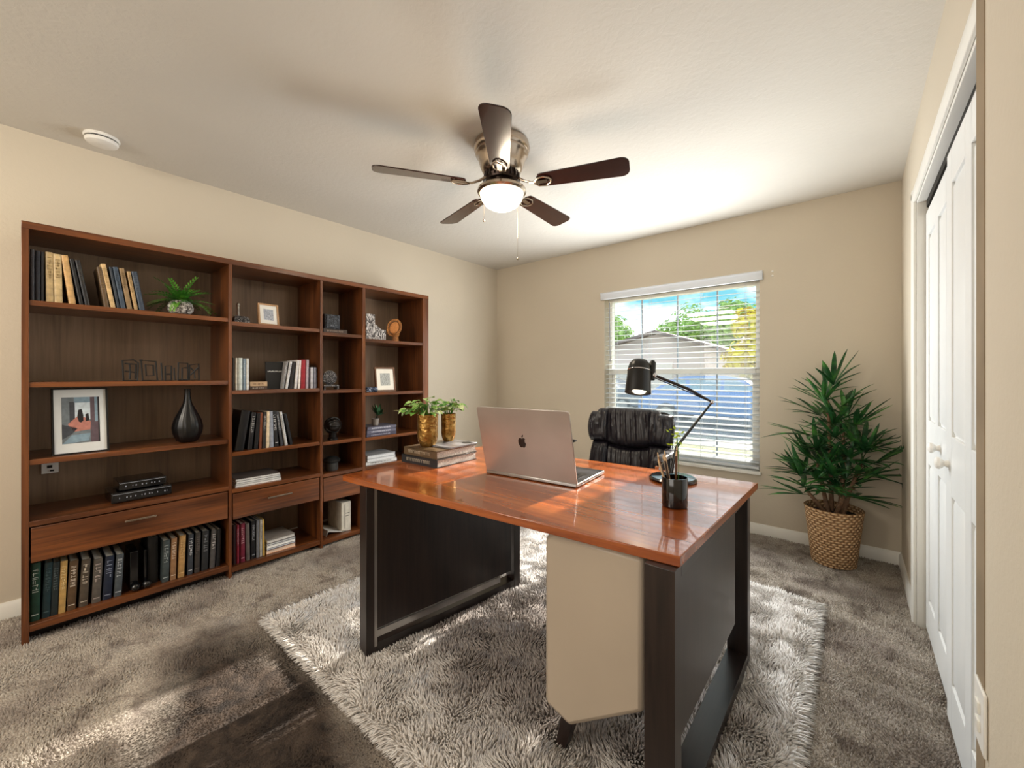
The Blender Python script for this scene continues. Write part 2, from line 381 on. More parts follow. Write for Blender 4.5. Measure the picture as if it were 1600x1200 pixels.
# closet casing
m = MB()
def casing(m, y0, y1, z0, z1):
    m.box(XR - .012, XR + .004, y0, y1, z0, z1)
m.prism([(XR, CY1, 0), (XR - .010, CY1, 0), (XR - .016, CY1 + .018, 0), (XR - .016, CY1 + .045, 0), (XR - .008, CY1 + .058, 0), (XR, CY1 + .060, 0)], (0, 0, CZ + .06))
m.prism([(XR, 1.318, CZ), (XR - .010, 1.318, CZ), (XR - .016, 1.318, CZ + .018), (XR - .016, 1.318, CZ + .045), (XR - .008, 1.318, CZ + .058), (XR, 1.318, CZ + .060)], (0, CY1 + .06 - 1.318, 0))
m.box(XR, XR + .1, CY1 - .012, CY1 + .004, 0, CZ).box(XR, XR + .1, 1.33, CY1, CZ - .012, CZ + .004)
struct(m.build('trim_closet', M['trim'], bevel=.002))
m = MB(); m.box(XR + .032, XR + .066, 1.36, CY1 - .02, CZ - .045, CZ - .012)
struct(m.build('trim_closet_track', M['black_matte']))
struct(MB().box(XN - .0015, XN + .01, 1.222, 1.292, 0, CH).build('corner_strip', plain('#8c7c66', .85, 0, .15, 6)))  # thin tan-brown strip laid over the near wall by its corner
# closet bifold leaves
def door_leaf(name, y0, y1, cols, knob=None, z0=.018, z1=CZ - .075, x=XR + .030, fold=0.0):
    t = .032
    root = thing(name, None, None, (x, y0, 0), (0, 0, fold)); del_keys = None
    root['kind'] = 'structure'
    W = y1 - y0; m = MB()
    st = .085
    ranges = []
    if cols == 2:
        cw = (W - 3 * st) / 2; ranges = [(st, st + cw), (2 * st + cw, 2 * st + 2 * cw)]
    else: ranges = [(st, W - st)]
    rows = [(.17, .80), (1.0, z1 - .12)]
    m.box(0.008, t, 0, W, z0, z1)
    # stiles and rails standing proud, raised fields inside
    ys = [0] + [q for r in ranges for q in r] + [W]
    for i in range(0, len(ys), 2): m.box(0, .009, ys[i], ys[i + 1], z0, z1)
    for a, b in ranges:
        m.box(0, .009, a, b, z0, rows[0][0]).box(0, .009, a, b, rows[0][1], rows[1][0]).box(0, .009, a, b, rows[1][1], z1)
        for c, d in rows:
            e = .022
            o = [(.008, a, c), (.008, b, c), (.008, b, d), (.008, a, d)]
            i_ = [(.002, a + e, c + e), (.002, b - e, c + e), (.002, b - e, d - e), (.002, a + e, d - e)]
            g = .006
            o = [(.008, a + g, c + g), (.008, b - g, c + g), (.008, b - g, d - g), (.008, a + g, d - g)]
            m.add(o + i_, [(4, 5, 6, 7), (0, 1, 5, 4), (1, 2, 6, 5), (2, 3, 7, 6), (3, 0, 4, 7)])
    m.build('door_panel', M['door'], root, bevel=.0015)
    if knob is not None:
        k = MB(); k.lathe([(.013, 0), (.011, .006), (.009, .010), (.015, .015), (.021, .022), (.020, .029), (.012, .034), (1e-6, .035)], 20)
        k.xf(Matrix.Translation((0.0, knob[0], knob[1])) @ Matrix.Rotation(R(-90), 4, 'Y'))
        k.build('door_knob', M['white'], root)
    return root
door_leaf('door_1', 2.105, CY1 - .018, 2, (.235, .915))
door_leaf('door_2', 1.385, 2.075, 2, (.665, .90), x=XR + .018)

# ------------------------------------------------------------------ window
wroot = thing('window_1', None, None, (0, 0, 0)); wroot['kind'] = 'structure'
yw = YB + .085; mid = 1.235; fr = .038
m = MB()
m.box(WX0, WX0 + fr, yw, yw + .06, WZ0, WZ1).box(WX1 - fr, WX1, yw, yw + .06, WZ0, WZ1)
m.box(WX0 + fr, WX1 - fr, yw, yw + .06, WZ0, WZ0 + fr).box(WX0 + fr, WX1 - fr, yw, yw + .06, WZ1 - fr, WZ1)
m.box(WX0 + fr, WX1 - fr, yw - .004, yw + .05, mid - .022, mid + .028)
m.box(WX0 + fr, WX0 + fr + .025, yw + .004, yw + .04, WZ0 + fr, mid - .022).box(WX1 - fr - .025, WX1 - fr, yw + .004, yw + .04, WZ0 + fr, mid - .022)
m.box(WX0 + fr, WX1 - fr, yw + .004, yw + .04, WZ0 + fr, WZ0 + fr + .03)
m.build('window_frame', M['trim'], wroot, bevel=.003)
gx = [WX0 + (WX1 - WX0) * k / 4 for k in (1, 2, 3)]
m = MB()
for g in gx: m.box(g - .006, g + .006, yw + .022, yw + .032, WZ0 + fr + .03, mid - .022).box(g - .006, g + .006, yw + .036, yw + .046, mid + .028, WZ1 - fr)
m.build('muntin', plain('#9aa3ad', .5, 0, .05), wroot)
MB().box(WX0 + fr + .02, WX1 - fr - .02, yw + .025, yw + .029, WZ0 + fr + .02, mid - .02).build('lower_pane', M['glass'], wroot)
MB().box(WX0 + fr, WX1 - fr, yw + .039, yw + .043, mid + .02, WZ1 - fr + .002).build('upper_pane', M['glass'], wroot)
MB().box(WX0 + fr, WX1 - fr, yw + .052, yw + .0535, WZ0 + fr, mid + .01).build('insect_screen', M['screen'], wroot)
MB().box(WX0 - .012, WX1 + .012, YB - .026, YB + .085, WZ0 - .022, WZ0 + .002).build('window_sill', M['trim'], wroot, bevel=.004)
# blinds
br = thing('window_blinds', 'white horizontal slat blinds hanging open in the window', 'blinds', (0, 0, 0))
m = MB(); ys_ = YB + .012
nsl = 31; zb = WZ0 + .065
for k in range(nsl):
    z = zb + k * 0.0452
    if z > WZ1 - .05: break
    tl = R(8)
    pts = []
    for j in range(5):
        u = (j / 4 - .5) * .050; arch = .0022 * (1 - (2 * j / 4 - 1) ** 2)
        pts.append((ys_ + .028 + u * math.cos(tl), z + u * math.sin(tl) + arch))
    pts += [(a, b - .0024) for a, b in pts[::-1]]
    m.prism([(WX0 + .006, a, b) for a, b in pts], (WX1 - WX0 - .012, 0, 0))
m.build('slats', M['slat'], br)
m = MB()
for g in (WX0 + .10, WX0 + .43, WX0 + .86, WX1 - .10):
    for dy in (.003, .053): m.cyl((g, ys_ + dy, WZ0 + .03), (g, ys_ + dy, WZ1), .0012, n=6)
m.build('ladder_cord', plain('#cfd3d8', .6), br)
MB().box(WX0 + .006, WX1 - .006, ys_ + .004, ys_ + .052, WZ0 + .012, WZ0 + .034).build('bottom_rail', M['slat'], br, bevel=.003)
m = MB(); m.prism([(WX0 - .030, YB + .02, WZ1 - .022), (WX0 - .030, YB - .022, WZ1 - .022), (WX0 - .030, YB - .026, WZ1 + .028), (WX0 - .030, YB - .032, WZ1 + .036), (WX0 - .030, YB - .032, WZ1 + .044), (WX0 - .030, YB - .001, WZ1 + .044), (WX0 - .030, YB - .001, WZ1 - .0), (WX0 - .030, YB - .001, WZ1 - .022)][:6] + [(WX0 - .03, YB - .001, WZ1 - .022)], (WX1 - WX0 + .052, 0, 0))
m.build('valance', M['slat'], br, bevel=.002)
m = MB(); m.cyl((WX0 + .05, ys_ - .004, WZ1 - .05), (WX0 + .055, ys_ - .004, mid + .1), .004, n=8)
m.build('tilt_wand', plain('#8b9096', .4), br)
for i, (px, py) in enumerate(((1207, 424), (1207, 431))):
    p = ony(px, py, YB)
    m = MB(); m.lathe([(.007, 0), (.007, .003), (.003, .005), (.003, .012), (1e-6, .013)], 12).xf(Matrix.Translation(p) @ Matrix.Rotation(R(90), 4, 'X'))
    tag(m.build('wall_screw', M['white']), 'small white screw in the wall right of the blinds, %s one' % ('upper', 'lower')[i], 'screw', 'screws beside the window')

# ------------------------------------------------------------------ bookcase
XF = -2.835; XBK = XL + .012
def sy(px): return onx(px, 600, XF).y
YD = [onx(p, 600, XF).y for p in (33, 45.5, 357.5, 362.5, 500.5, 504.5, 566.5, 571, 661, 669.5)]
TOP = 1.895
bays = {'A': (YD[1], YD[2]), 'B': (YD[3], YD[4]), 'C': (YD[5], YD[6]), 'D': (YD[7], YD[8])}
SZ = {'A': (1.545, 1.175, .825, .548), 'B': (1.527, 1.116, .745, .527), 'C': (1.508, 1.103, .738, .515), 'D': (1.484, 1.074, .730, .512)}
DB = {'A': .357, 'B': .342, 'C': .318, 'D': .31}
BOT = {'A': .082, 'B': .062, 'C': .052, 'D': .050}
bc = thing('bookcase', 'tall wide walnut bookcase along the left wall with four open bays', 'bookcase', (0, 0, 0))
def up(m, y0, y1): m.box(XBK, XF, y0, y1, 0, TOP - .03)
for a, b, nm in ((YD[0], YD[1], 'side_panel'), (YD[2], YD[3], 'divider'), (YD[4], YD[5], 'divider'), (YD[6], YD[7], 'divider'), (YD[8], YD[9], 'side_panel')):
    m = MB(); up(m, a, b); m.build(nm, M['shelf_z'], bc, bevel=.0015)
MB().box(XBK, XF + .002, YD[0], YD[9], TOP - .032, TOP).build('top_board', M['shelf_y'], bc, bevel=.002)
MB().box(XBK - .006, XBK, YD[0] + .004, YD[9] - .004, .03, TOP - .03).build('back_panel', M['back_z'], bc)
for k, (a, b) in bays.items():
    for i, z in enumerate(SZ[k]):
        MB().box(XBK, XF - (.006 if i < 3 else 0), a, b, z - .024, z).build('shelf', M['shelf_y'], bc, bevel=.0015)
    MB().box(XBK, XF - .002, a, b, BOT[k] - .03, BOT[k]).build('bottom_board', M['shelf_y'], bc, bevel=.0015)
    MB().box(XBK, XF - .06, a, b, DB[k] - .0, DB[k] + .016).build('drawer_rail', M['shelf_y'], bc)
    MB().box(XF - .08, XF - .065, a, b, 0.0, BOT[k] - .03).build('plinth', M['wenge_y'], bc)
    dm = MB().box(-.02, 0.0, a + .005, b - .005, DB[k] + .004, SZ[k][3] - .030)
    d = dm.build('drawer', M['shelf_y'], bc, bevel=.002); d.location = (XF - .001, 0, 0)
    if k in 'AB':
        if k == 'A': p0, p1 = onx(194, 813, XF), onx(243, 804, XF)
        else: p0, p1 = onx(416, 777, XF), onx(454, 769, XF)
        zc = (p0.z + p1.z) / 2
        h = MB(); h.box(.022, .031, p0.y, p1.y, zc - .005, zc + .005)
        h.box(0, .024, p0.y + .012, p0.y + .02, zc - .004, zc + .004).box(0, .024, p1.y - .02, p1.y - .012, zc - .004, zc + .004)
        h.build('handle', M['nickel'], d, bevel=.0015)
    elif k == 'D':
        yc = (a + b) / 2; zc = (DB[k] + SZ[k][3]) / 2
        h = MB(); h.box(.022, .031, yc - .08, yc + .08, zc - .005, zc + .005).box(0, .024, yc - .07, yc - .062, zc - .004, zc + .004).box(0, .024, yc + .062, yc + .07, zc - .004, zc + .004)
        h.build('handle', M['nickel'], d, bevel=.0015)

# ------------------------------------------------------------------ books
rnd = random.Random(7)
def glyphs(m, x, y0, y1, z0, z1, mi, seed, rowh=None):
    """pseudo lettering running down a spine: short strokes, face at x"""
    r = random.Random(seed); z = z1; W = y1 - y0
    while z > z0:
        gh = W * r.uniform(.55, .8)
        if z - gh < z0: break
        for q in range(r.choice((2, 3))):
            if r.random() < .5:
                a = z - gh * r.random() * .8; m.box(x, x + .0006, y0, y1, a - W * .10, a, mi)
            else:
                a = y0 + W * r.random() * .85; m.box(x, x + .0006, a, a + W * .12, z - gh, z, mi)
        z -= gh * 1.35
def book(t, h, d, col, let, seed, style=1, pages='#d8cdb8', flat=False):
    """local: spine at x=0 facing +x, thickness along y centred, stands on z=0"""
    c = MB(); b = .0025; ov = .003
    c.box(-d, -.004, -t / 2, -t / 2 + b, 0, h).box(-d, -.004, t / 2 - b, t / 2, 0, h)
    pts = []
    for k in range(7):
        a = -PI / 2 + PI * k / 6; pts.append((-.005 + .005 * math.cos(a), t / 2 * math.sin(a), 0))
    pts += [(-.008, t / 2 - .001, 0), (-.008, -t / 2 + .001, 0)]
    c.prism(pts, (0, 0, h))
    W = t * .30
    if style >= 1: glyphs(c, .0, -W, W, h * .45, h * .90, 1, seed)
    if style >= 2: c.box(0, .0006, -t * .36, t * .36, h * .10, h * .115, 1)
    if style >= 3:
        for q in (.2, .3, .93): c.box(0, .0007, -t * .38, t * .38, h * q, h * q + .003, 1)
    p = MB(); p.box(-d + ov, -.008, -t / 2 + b, t / 2 - b, ov, h - ov)
    return c, p
def shelf_books(bay_z, X, rows, group, place, depth=.17):
    for i, (bl, br_, tl, py, col, let, st, name) in enumerate(rows):
        y0 = onx(bl, 600, X).y; y1 = onx(br_, 600, X).y; tp = onx(tl, py, X); t = max(.007, y1 - y0)
        h = max(.08, tp.z - bay_z); dy = tp.y - y0
        lean = math.atan2(dy, h)             # + leans towards +y
        H = math.hypot(dy, h)
        c, p = book(t * math.cos(lean), H, depth + rnd.uniform(-.01, .01), col, let, i * 13 + 5, st)
        tt = t * math.cos(lean)
        yb = (y0 + y1) / 2
        lift = abs(math.sin(lean)) * tt / 2
        root = thing('book', '%s %s' % (name, place), 'book', (X, yb, bay_z + lift), (-lean, 0, 0), group)
        c.build('cover', [plain(col, .38, 0, .25, 40), plain(let, .35, .4, .1)], root)
        p.build('pages', M['paper'], root)
# top shelf of the widest bay
z = SZ['A'][0]; X1 = XF - .03
shelf_books(z, X1, [
 (47, 54, 47, 389, '#3a3a3f', '#55555a', 1, 'charcoal book first from the left'),
 (55, 63, 55, 391, '#23262f', '#3c4452', 1, 'navy book second from the left'),
 (64, 69, 64, 393, '#15151a', '#2a2a33', 0, 'thin black book beside the first tan one'),
 (72, 84, 71, 393, '#b39a6e', '#7e6a47', 1, 'upright tan book with worn spine'),
 (85, 98, 83, 396, '#bfa679', '#8a744d', 1, 'second upright tan book'),
 (108, 119, 95, 398, '#c19a66', '#c19a66', 0, 'pale leaning tan book with plain spine'),
 (124, 131, 108, 404, '#17171a', '#2f2f33', 0, 'leaning black book beside the plain tan one'),
 (133, 141, 117, 406, '#1a1a1e', '#5d5a55', 1, 'last leaning black book of the left cluster')],
 'books in the left cluster on the top shelf', 'on the top shelf')
shelf_books(z, X1, [
 (163, 171, 151, 417, '#5f4a33', '#8d7753', 1, 'mottled brown book at the left of the second cluster'),
 (173, 181, 157, 412, '#c8a877', '#a98a58', 1, 'tallest pale tan book of the second cluster'),
 (183, 188, 170, 417, '#262e38', '#3a4552', 0, 'thin dark blue book of the second cluster'),
 (189, 197, 176, 417, '#3d4b5b', '#1f2830', 1, 'slate blue book of the second cluster'),
 (199, 207, 186, 419, '#8c7250', '#5c482c', 1, 'brown patterned book of the second cluster'),
 (210, 216, 198, 424, '#ad8d60', '#6c5432', 1, 'thin tan book of the second cluster'),
 (218, 227, 205, 424, '#364150', '#66717d', 1, 'last slate book, nearest the fern pot,')],
 'books in the second cluster on the top shelf', 'on the top shelf')
# bottom row of the widest bay
z = BOT['A']; X2 = XF - .035; BP = 'in the bottom row'
shelf_books(z, X2, [
 (46, 62, 48, 882, '#16382c', '#cfd6cf', 2, 'dark green book at the left end'),
 (65, 78, 70, 881, '#172e33', '#54686b', 2, 'dark teal book'),
 (79, 90, 83, 880, '#1a2527', '#6d7a7b', 1, 'blackish green book with lettered spine'),
 (91, 102, 95, 878, '#b08c52', '#e8d2a0', 1, 'bright tan book between dark ones'),
 (104, 118, 109, 878, '#55402c', '#e7dccb', 2, 'brown book with white band'),
 (123, 137, 128, 876, '#4c4237', '#d4cab9', 2, 'taupe book with large silver lettering'),
 (143, 157, 147, 875, '#575049', '#c4b6b0', 2, 'grey brown book with pink grey lettering'),
 (160, 174, 165, 871, '#1b2334', '#9ba3b5', 2, 'navy book'),
 (178, 190, 182, 868, '#464c50', '#c9ced2', 2, 'slate grey book left of the ball bookends')],
 'books at the left of the bottom row', BP, .2)
shelf_books(z, X2, [
 (253, 264, 255, 846, '#3c4444', '#c5cbc9', 2, 'grey green book right of the ball bookends'),
 (266, 275, 268, 842, '#8a6647', '#e6d6c2', 2, 'light brown book'),
 (278, 288, 281, 838, '#a57f4e', '#d6b784', 2, 'tan book with horizontal grain'),
 (293, 301, 295, 836, '#33373d', '#e2e4e6', 2, 'dark blue grey book with white band'),
 (304, 312, 306, 833, '#37322f', '#6e6661', 2, 'dark taupe book'),
 (315, 325, 317, 831, '#26282a', '#8b8d8f', 1, 'charcoal lettered book'),
 (328, 336, 331, 829, '#4d4a49', '#d5d2cf', 1, 'grey book with small white lettering'),
 (338, 344, 340, 828, '#1c1f23', '#3e4348', 0, 'thin black book at the right end')],
 'books at the right of the bottom row', BP, .2)
# ball-footed bookends
for i, (a, b, ps, py) in enumerate(((204, 217, 212, 918), (226, 230, 230, 915))):
    y0 = onx(a, 600, X2).y; y1 = onx(b, 600, X2).y; h = onx(a, 865 - 4 * i, X2).z - z; c = onx(ps, py, X2 + .012)
    root = thing('bookend', ['glossy black ball-footed bookend with wide slab', 'glossy black ball-footed bookend with thin slab'][i] + ' in the bottom row', 'bookend', (X2, (y0 + y1) / 2, z), 0, 'ball bookends in the bottom row')
    MB().box(-.17, -.018, -(y1 - y0) / 2, (y1 - y0) / 2, 0, h).build('slab', M['black_gloss'], root, bevel=.002)
    MB().ball((.004, c.y - (y0 + y1) / 2, .021), .0205, 10).build('ball_foot', M['black_gloss'], root)
# wide black volume in the gap
y0 = onx(233, 600, X2).y; y1 = onx(249, 600, X2).y
c, p = book(y1 - y0, .25, .2, 0, 0, 3, 0)
root = thing('book', 'wide plain black book set back right of the thin ball bookend', 'book', (X2 - .035, (y0 + y1) / 2, z)); c.build('cover', [M['black_matte']] * 2, root); p.build('pages', M['paper'], root)
# bay B second shelf
z = SZ['B'][1]; PB = 'on the second shelf, second bay'
shelf_books(z, X1, [
 (362.5, 367, 362.5, 559, '#2b241f', '#2b241f', 0, 'dark brown book at the left end'),
 (367.5, 371, 367.5, 559, '#cfc6b4', '#cfc6b4', 0, 'thin cream book beside the dark brown one'),
 (372, 379, 372, 559, '#c9cec6', '#98a09a', 0, 'pale green white book'),
 (380, 384, 380, 560, '#7f8f9a', '#d5dade', 1, 'thin blue grey book'),
 (385, 389, 385, 560, '#d9d8d2', '#a7a6a0', 0, 'white book at the right of the left group')],
 'upright pale books in the second bay', PB, .16)
shelf_books(z, X1, [
 (440, 444, 447, 565, '#7d7a78', '#d6d3cf', 1, 'leaning grey book beside the black album'),
 (446, 450, 453, 565, '#c3c1be', '#77757a', 1, 'leaning silver book'),
 (452, 457, 457, 565, '#231e1e', '#6a6262', 0, 'leaning black book'),
 (460, 464, 464, 563, '#cbc6c2', '#8a8583', 0, 'white grey book left of the red one'),
 (466, 469, 468, 563, '#e0d9d2', '#a59c94', 0, 'thin ivory book touching the red one'),
 (470, 477, 471, 562, '#8f1d27', '#8f1d27', 0, 'bright red book'),
 (478, 482, 479, 562, '#a5959a', '#d9cfd2', 1, 'mauve grey book right of the red one'),
 (486, 490, 486, 574, '#c8c6cc', '#8e8c92', 0, 'short white book'),
 (491, 495, 491, 574, '#8d8fa0', '#c5c6d0', 0, 'short lilac grey book at the right end')],
 'upright books at the right of the second bay', PB, .16)
# black album facing out
a0 = onx(416, 607, X1 - .03); a1 = onx(443, 607, X1 - .03); hh_ = onx(417, 565, X1 - .03).z - z
root = thing('album', 'square black album facing out with small white lettering', 'album', (X1 - .03, a0.y, z), (0, R(-4), 0))
MB().box(-.012, 0, 0, a1.y - a0.y + .02, 0, hh_).build('cover', M['black_matte'], root, bevel=.001)
m = MB(); y = .012
r_ = random.Random(3)
while y < a1.y - a0.y - .01:
    m.box(0, .0008, y, y + .0014, hh_ * .63, hh_ * .68).box(0, .0008, y, y + .005 * r_.random() + .003, hh_ * r_.choice((.63, .67)), hh_ * .63 + .003); y += .0085
m.build('lettering', M['white'], root)
# bay B third shelf
z = SZ['B'][2]; PB = 'on the third shelf, second bay'
shelf_books(z, X1, [
 (367, 381, 378, 643, '#121113', '#d7d3cf', 0, 'wide black book leaning right at the left end'),
 (387, 394, 394, 645, '#18171a', '#d9d7d4', 1, 'black book with large white lettering'),
 (397, 403, 402, 646, '#131215', '#77736f', 0, 'plain black book'),
 (405, 409, 407, 645, '#6d3a22', '#8d5a3d', 0, 'rust brown book'),
 (410, 415, 412, 644, '#2a2624', '#d0cac2', 1, 'dark book with white lettering'),
 (416, 421, 417, 643, '#cdb99b', '#b8a483', 0, 'cream book'),
 (422, 428, 421, 643, '#8b8f98', '#c9ccd2', 0, 'blue grey book'),
 (430, 436, 425, 643, '#1b1a1c', '#e2dfdc', 2, 'black book leaning left with white marks'),
 (439, 443, 431, 643, '#3a3a3e', '#d9d8d6', 1, 'charcoal book leaning left'),
 (446, 450, 437, 644, '#b9b7b4', '#5c5b5a', 1, 'silver book leaning left'),
 (454, 458, 444, 647, '#1d1d20', '#c8c6c4', 0, 'thin black book at the right end')],
 'books leaning together in the second bay', PB, .16)
# bay B bottom
z = BOT['B']; PB = 'in the bottom of the second bay'
shelf_books(z, X2, [
 (364, 369, 364, 821, '#261216', '#54242c', 0, 'blackish maroon book at the left end'),
 (370, 374, 370, 821, '#7f2434', '#e1c3c6', 1, 'thin crimson book with pale lettering'),
 (376, 383, 376, 819, '#6b1e31', '#e9c9cc', 2, 'wide burgundy book'),
 (385, 391, 384, 819, '#5a524e', '#7a716c', 0, 'grey brown book'),
 (393, 399, 393, 815, '#17181b', '#b6b9bf', 2, 'black book with white band'),
 (401, 405, 401, 813, '#6a6b6e', '#b3b4b6', 0, 'grey book'),
 (406, 410, 406, 813, '#a29d93', '#5e5a52', 1, 'silver lettered book'),
 (411, 414, 410, 812, '#b4924a', '#d8bb7b', 0, 'thin gold book beside the magazines')],
 'books in the bottom of the second bay', PB, .18)

# ------------------------------------------------------------------ stacks of magazines / flat books
def flat_stack(x_front, y0, y1, z, items, group, cat='magazine', name='magazine', dep=.20, seed=1, rx=0):
    r = random.Random(seed)
    for i, (th, cols, lab, inset) in enumerate(items):
        w = (y1 - y0) * (1 - inset); yc = (y0 + y1) / 2 + r.uniform(-.4, .4) * (y1 - y0 - w)
        root = thing(name, lab, cat, (x_front - r.uniform(0, .008), yc, z), (0, 0, R(r.uniform(-2.5, 2.5))), group)
        m = MB(); b = max(.0009, th * .09)
        m.box(-dep, 0, -w / 2, w / 2, 0, b).box(-dep, 0, -w / 2, w / 2, th - b, th).box(-dep, -dep + .003, -w / 2, w / 2, 0, th)
        if len(cols) > 2:      # spine towards the room with lettering
            m.box(-.004, 0, -w / 2, w / 2, 0, th)
            yy = -w * .35
            while yy < w * .3:
                g = r.uniform(.003, .006); m.box(0, .0007, yy, yy + g * .35, th * .28, th * .72, 1)
                if r.random() < .7: m.box(0, .0007, yy, yy + g, th * r.choice((.28, .5, .64)), th * r.choice((.72, .74)) if False else th * .72, 1) if r.random() < .3 else m.box(0, .0007, yy, yy + g, th * .45, th * .55, 1)
                yy += g * 1.6
        m.build('cover', [plain(cols[0], .4, 0, .1), plain(cols[-1], .5, 0, .05)], root)
        MB().box(-dep + .004, -.005, -w / 2 + .002, w / 2 - .002, b, th - b).build('pages', plain(cols[1], .8, 0, .12, 120), root)
        z += th + .0003
    return z
def Y(px, X=XF - .03): return onx(px, 600, X).y
# bay B fourth shelf magazines
flat_stack(XF - .03, Y(368), Y(440), SZ['B'][3], [
 (.011, ('#d3d0c9', '#e5e2dc'), 'white magazine at the bottom of the stack above the second drawer', 0),
 (.011, ('#8e8c88', '#dcd9d2'), 'grey covered magazine second from the bottom above the second drawer', .02),
 (.010, ('#c9c7c2', '#e8e5df'), 'white magazine second from the top above the second drawer', .03),
 (.013, ('#5c5450', '#dedbd4'), 'brown grey covered magazine on top of the stack above the second drawer', .04)], 'magazines above the second drawer', seed=4)
# bay B bottom magazines
zz = flat_stack(XF - .03, Y(417), Y(462), BOT['B'], [
 (.026, ('#c08b68', '#e2c8b0'), 'peach covered book at the bottom of the stack beside the gold book', 0),
 (.012, ('#3b3f55', '#d9d8d6'), 'navy edged magazine in the bottom stack of the second bay', .01),
 (.016, ('#d9d6d0', '#ebe8e2'), 'thick white magazine in the bottom stack of the second bay', .02),
 (.012, ('#4a4c58', '#dddbd6'), 'slate edged magazine in the bottom stack of the second bay', .02),
 (.020, ('#857e78', '#d2cdc5'), 'grey covered book on top of the bottom stack of the second bay', .04)], 'flat stack in the bottom of the second bay', seed=9)
# tan boxes-like books bay B second shelf
flat_stack(XF - .04, Y(392), Y(419), SZ['B'][1], [
 (.020, ('#4b3b31', '#7a6656', '#bfb0a0'), 'dark brown flat book under the tan one in the second bay', 0),
 (.030, ('#b39575', '#c9b294', '#6d5439'), 'thick tan flat book with lettered spine in the second bay', .02)], 'flat books between upright rows', 'book', 'book', dep=.14, seed=2)
# bay D shelf 3
zd = flat_stack(XF - .02, Y(572), Y(619), SZ['D'][2], [
 (.024, ('#4d4a58', '#6d6a78', '#a5a3b0'), 'slate book at the bottom of the stack under the succulent', 0),
 (.026, ('#62606e', '#8d8b98', '#d5d4dc'), 'lilac grey book in the middle of the stack under the succulent', .02),
 (.026, ('#5d5c69', '#8d8b98', '#e2e1e8'), 'lilac grey book on top of the stack under the succulent', .04)], 'books under the succulent', 'book', 'book', dep=.18, seed=5)
# bay D shelf 4 magazines
flat_stack(XF - .02, Y(572), Y(619), SZ['D'][3], [
 (.026, ('#dcdad6', '#e9e7e3', '#3c3a3a'), 'white book with black lettering at the bottom beside the desk', .0),
 (.022, ('#b9b8b8', '#d6d5d3'), 'grey white magazine above the lettered white book', .05),
 (.026, ('#9fa1a3', '#cfcfce'), 'grey magazine on top of the stack beside the desk', .08)], 'magazines in the fourth bay', seed=8)
# bay C shelf 1: brown flat book + slate box on it
zc_ = flat_stack(XF - .03, Y(506), Y(543), SZ['C'][0], [(.030, ('#3f332d', '#6b594d', '#9a8676'), 'brown flat book under the slate plaque in the narrow bay', 0)], None, 'book', 'book', dep=.16, seed=3)
p0 = onx(506, 505, XF - .06); p1 = onx(530, 505, XF - .06)
m = MB(); w_ = p1.y - p0.y; m.box(-.03, 0, 0, w_, 0, .105); m.box(0, .006, .008, w_ - .008, .008, .097)
tag(m.build('stone_plaque', M['slate'], bevel=.003), 'square dark slate plaque standing on the brown flat book', 'ornament').location = (XF - .05, p0.y, zc_)
# bay C bottom : leaning grey magazine, white box file
zb_ = BOT['C']
root = thing('magazine', 'open grey white magazine slumped on the bottom of the narrow bay', 'magazine', (XF - .05, Y(512), zb_))
m = MB(); W_ = Y(545) - Y(512)
m.grid(lambda u, v: (-.18 + .18 * v, u * W_, .004 + .045 * (1 - u) ** 1.5 * (1 if u > .08 else u / .08)), 14, 4)
k0 = len(m.v); m.grid(lambda u, v: (-.18 + .18 * v, u * W_, .000 + .037 * (1 - u) ** 1.5 * (1 if u > .08 else u / .08)), 14, 4)
n_ = 15
for v_ in (0, 4):
    for i in range(14): m.f.append((v_ * n_ + i, v_ * n_ + i + 1, k0 + v_ * n_ + i + 1, k0 + v_ * n_ + i)); m.m.append(0)
m.build('cover', M['greypaper'], root)
root = thing('box_file', 'cream box file standing in the bottom of the narrow bay', 'box', (XF - .05, Y(530), zb_ + .04 - .04))
m = MB(); m.box(-.21, 0, .028, .10, 0.0, .215); m.build('box_body', plain('#cfc8b8', .6), root, bevel=.002)
m = MB(); m.box(-.21, .001, .052, .056, .02, .20); m.box(0, .001, .06, .09, .13, .135).box(0, .001, .06, .085, .11, .115); m.build('label_marks', plain('#6a655c', .6), root)

# ------------------------------------------------------------------ ornaments in the bookcase
# fern in a mottled pot
p = onx(282, 488, XF - .07); z = SZ['A'][0]
root = thing('potted_fern', 'bushy green fern in a round mottled silver pot on the top shelf', 'plant', (p.x, p.y, z))
MB().lathe([(.028, 0), (.045, .006), (.058, .025), (.060, .045), (.052, .066), (.036, .078), (.034, .076), (.034, .066), (1e-6, .066)], 32).build('pot', M['mottle'], root)
MB().lathe([(.033, 0), (.0335, .004), (1e-6, .008)], 20, (0, 0, .066)).build('soil', M['soil'], root)
def frond(m, base, az, el, L, wd, droop, npair=9, lf=.028):
    pts = []
    for i in range(npair + 1):
        t = i / npair
        r_ = L * t * math.cos(el - droop * t * .5); z_ = L * t * math.sin(el - droop * t * .55)
        pts.append(Vector((base[0] + r_ * math.cos(az), base[1] + r_ * math.sin(az), base[2] + z_)))
    m.tube(pts, [.0012 * (1 - .6 * i / npair) for i in range(npair + 1)], 5)
    side = Vector((-math.sin(az), math.cos(az), 0))
    for i in range(1, npair + 1):
        t = i / npair; d = (pts[i] - pts[i - 1]).normalized(); ll = lf * (1 - .6 * t) * (0.7 if i < 2 else 1)
        for s in (-1, 1):
            v = (side * s + d * .7 + Vector((0, 0, .15))).normalized(); q = d * wd
            a = pts[i]; m.add([a, a + v * ll * .5 + q, a + v * ll, a + v * ll * .5 - q], [(0, 1, 2, 3)])
rf = random.Random(11); m = MB()
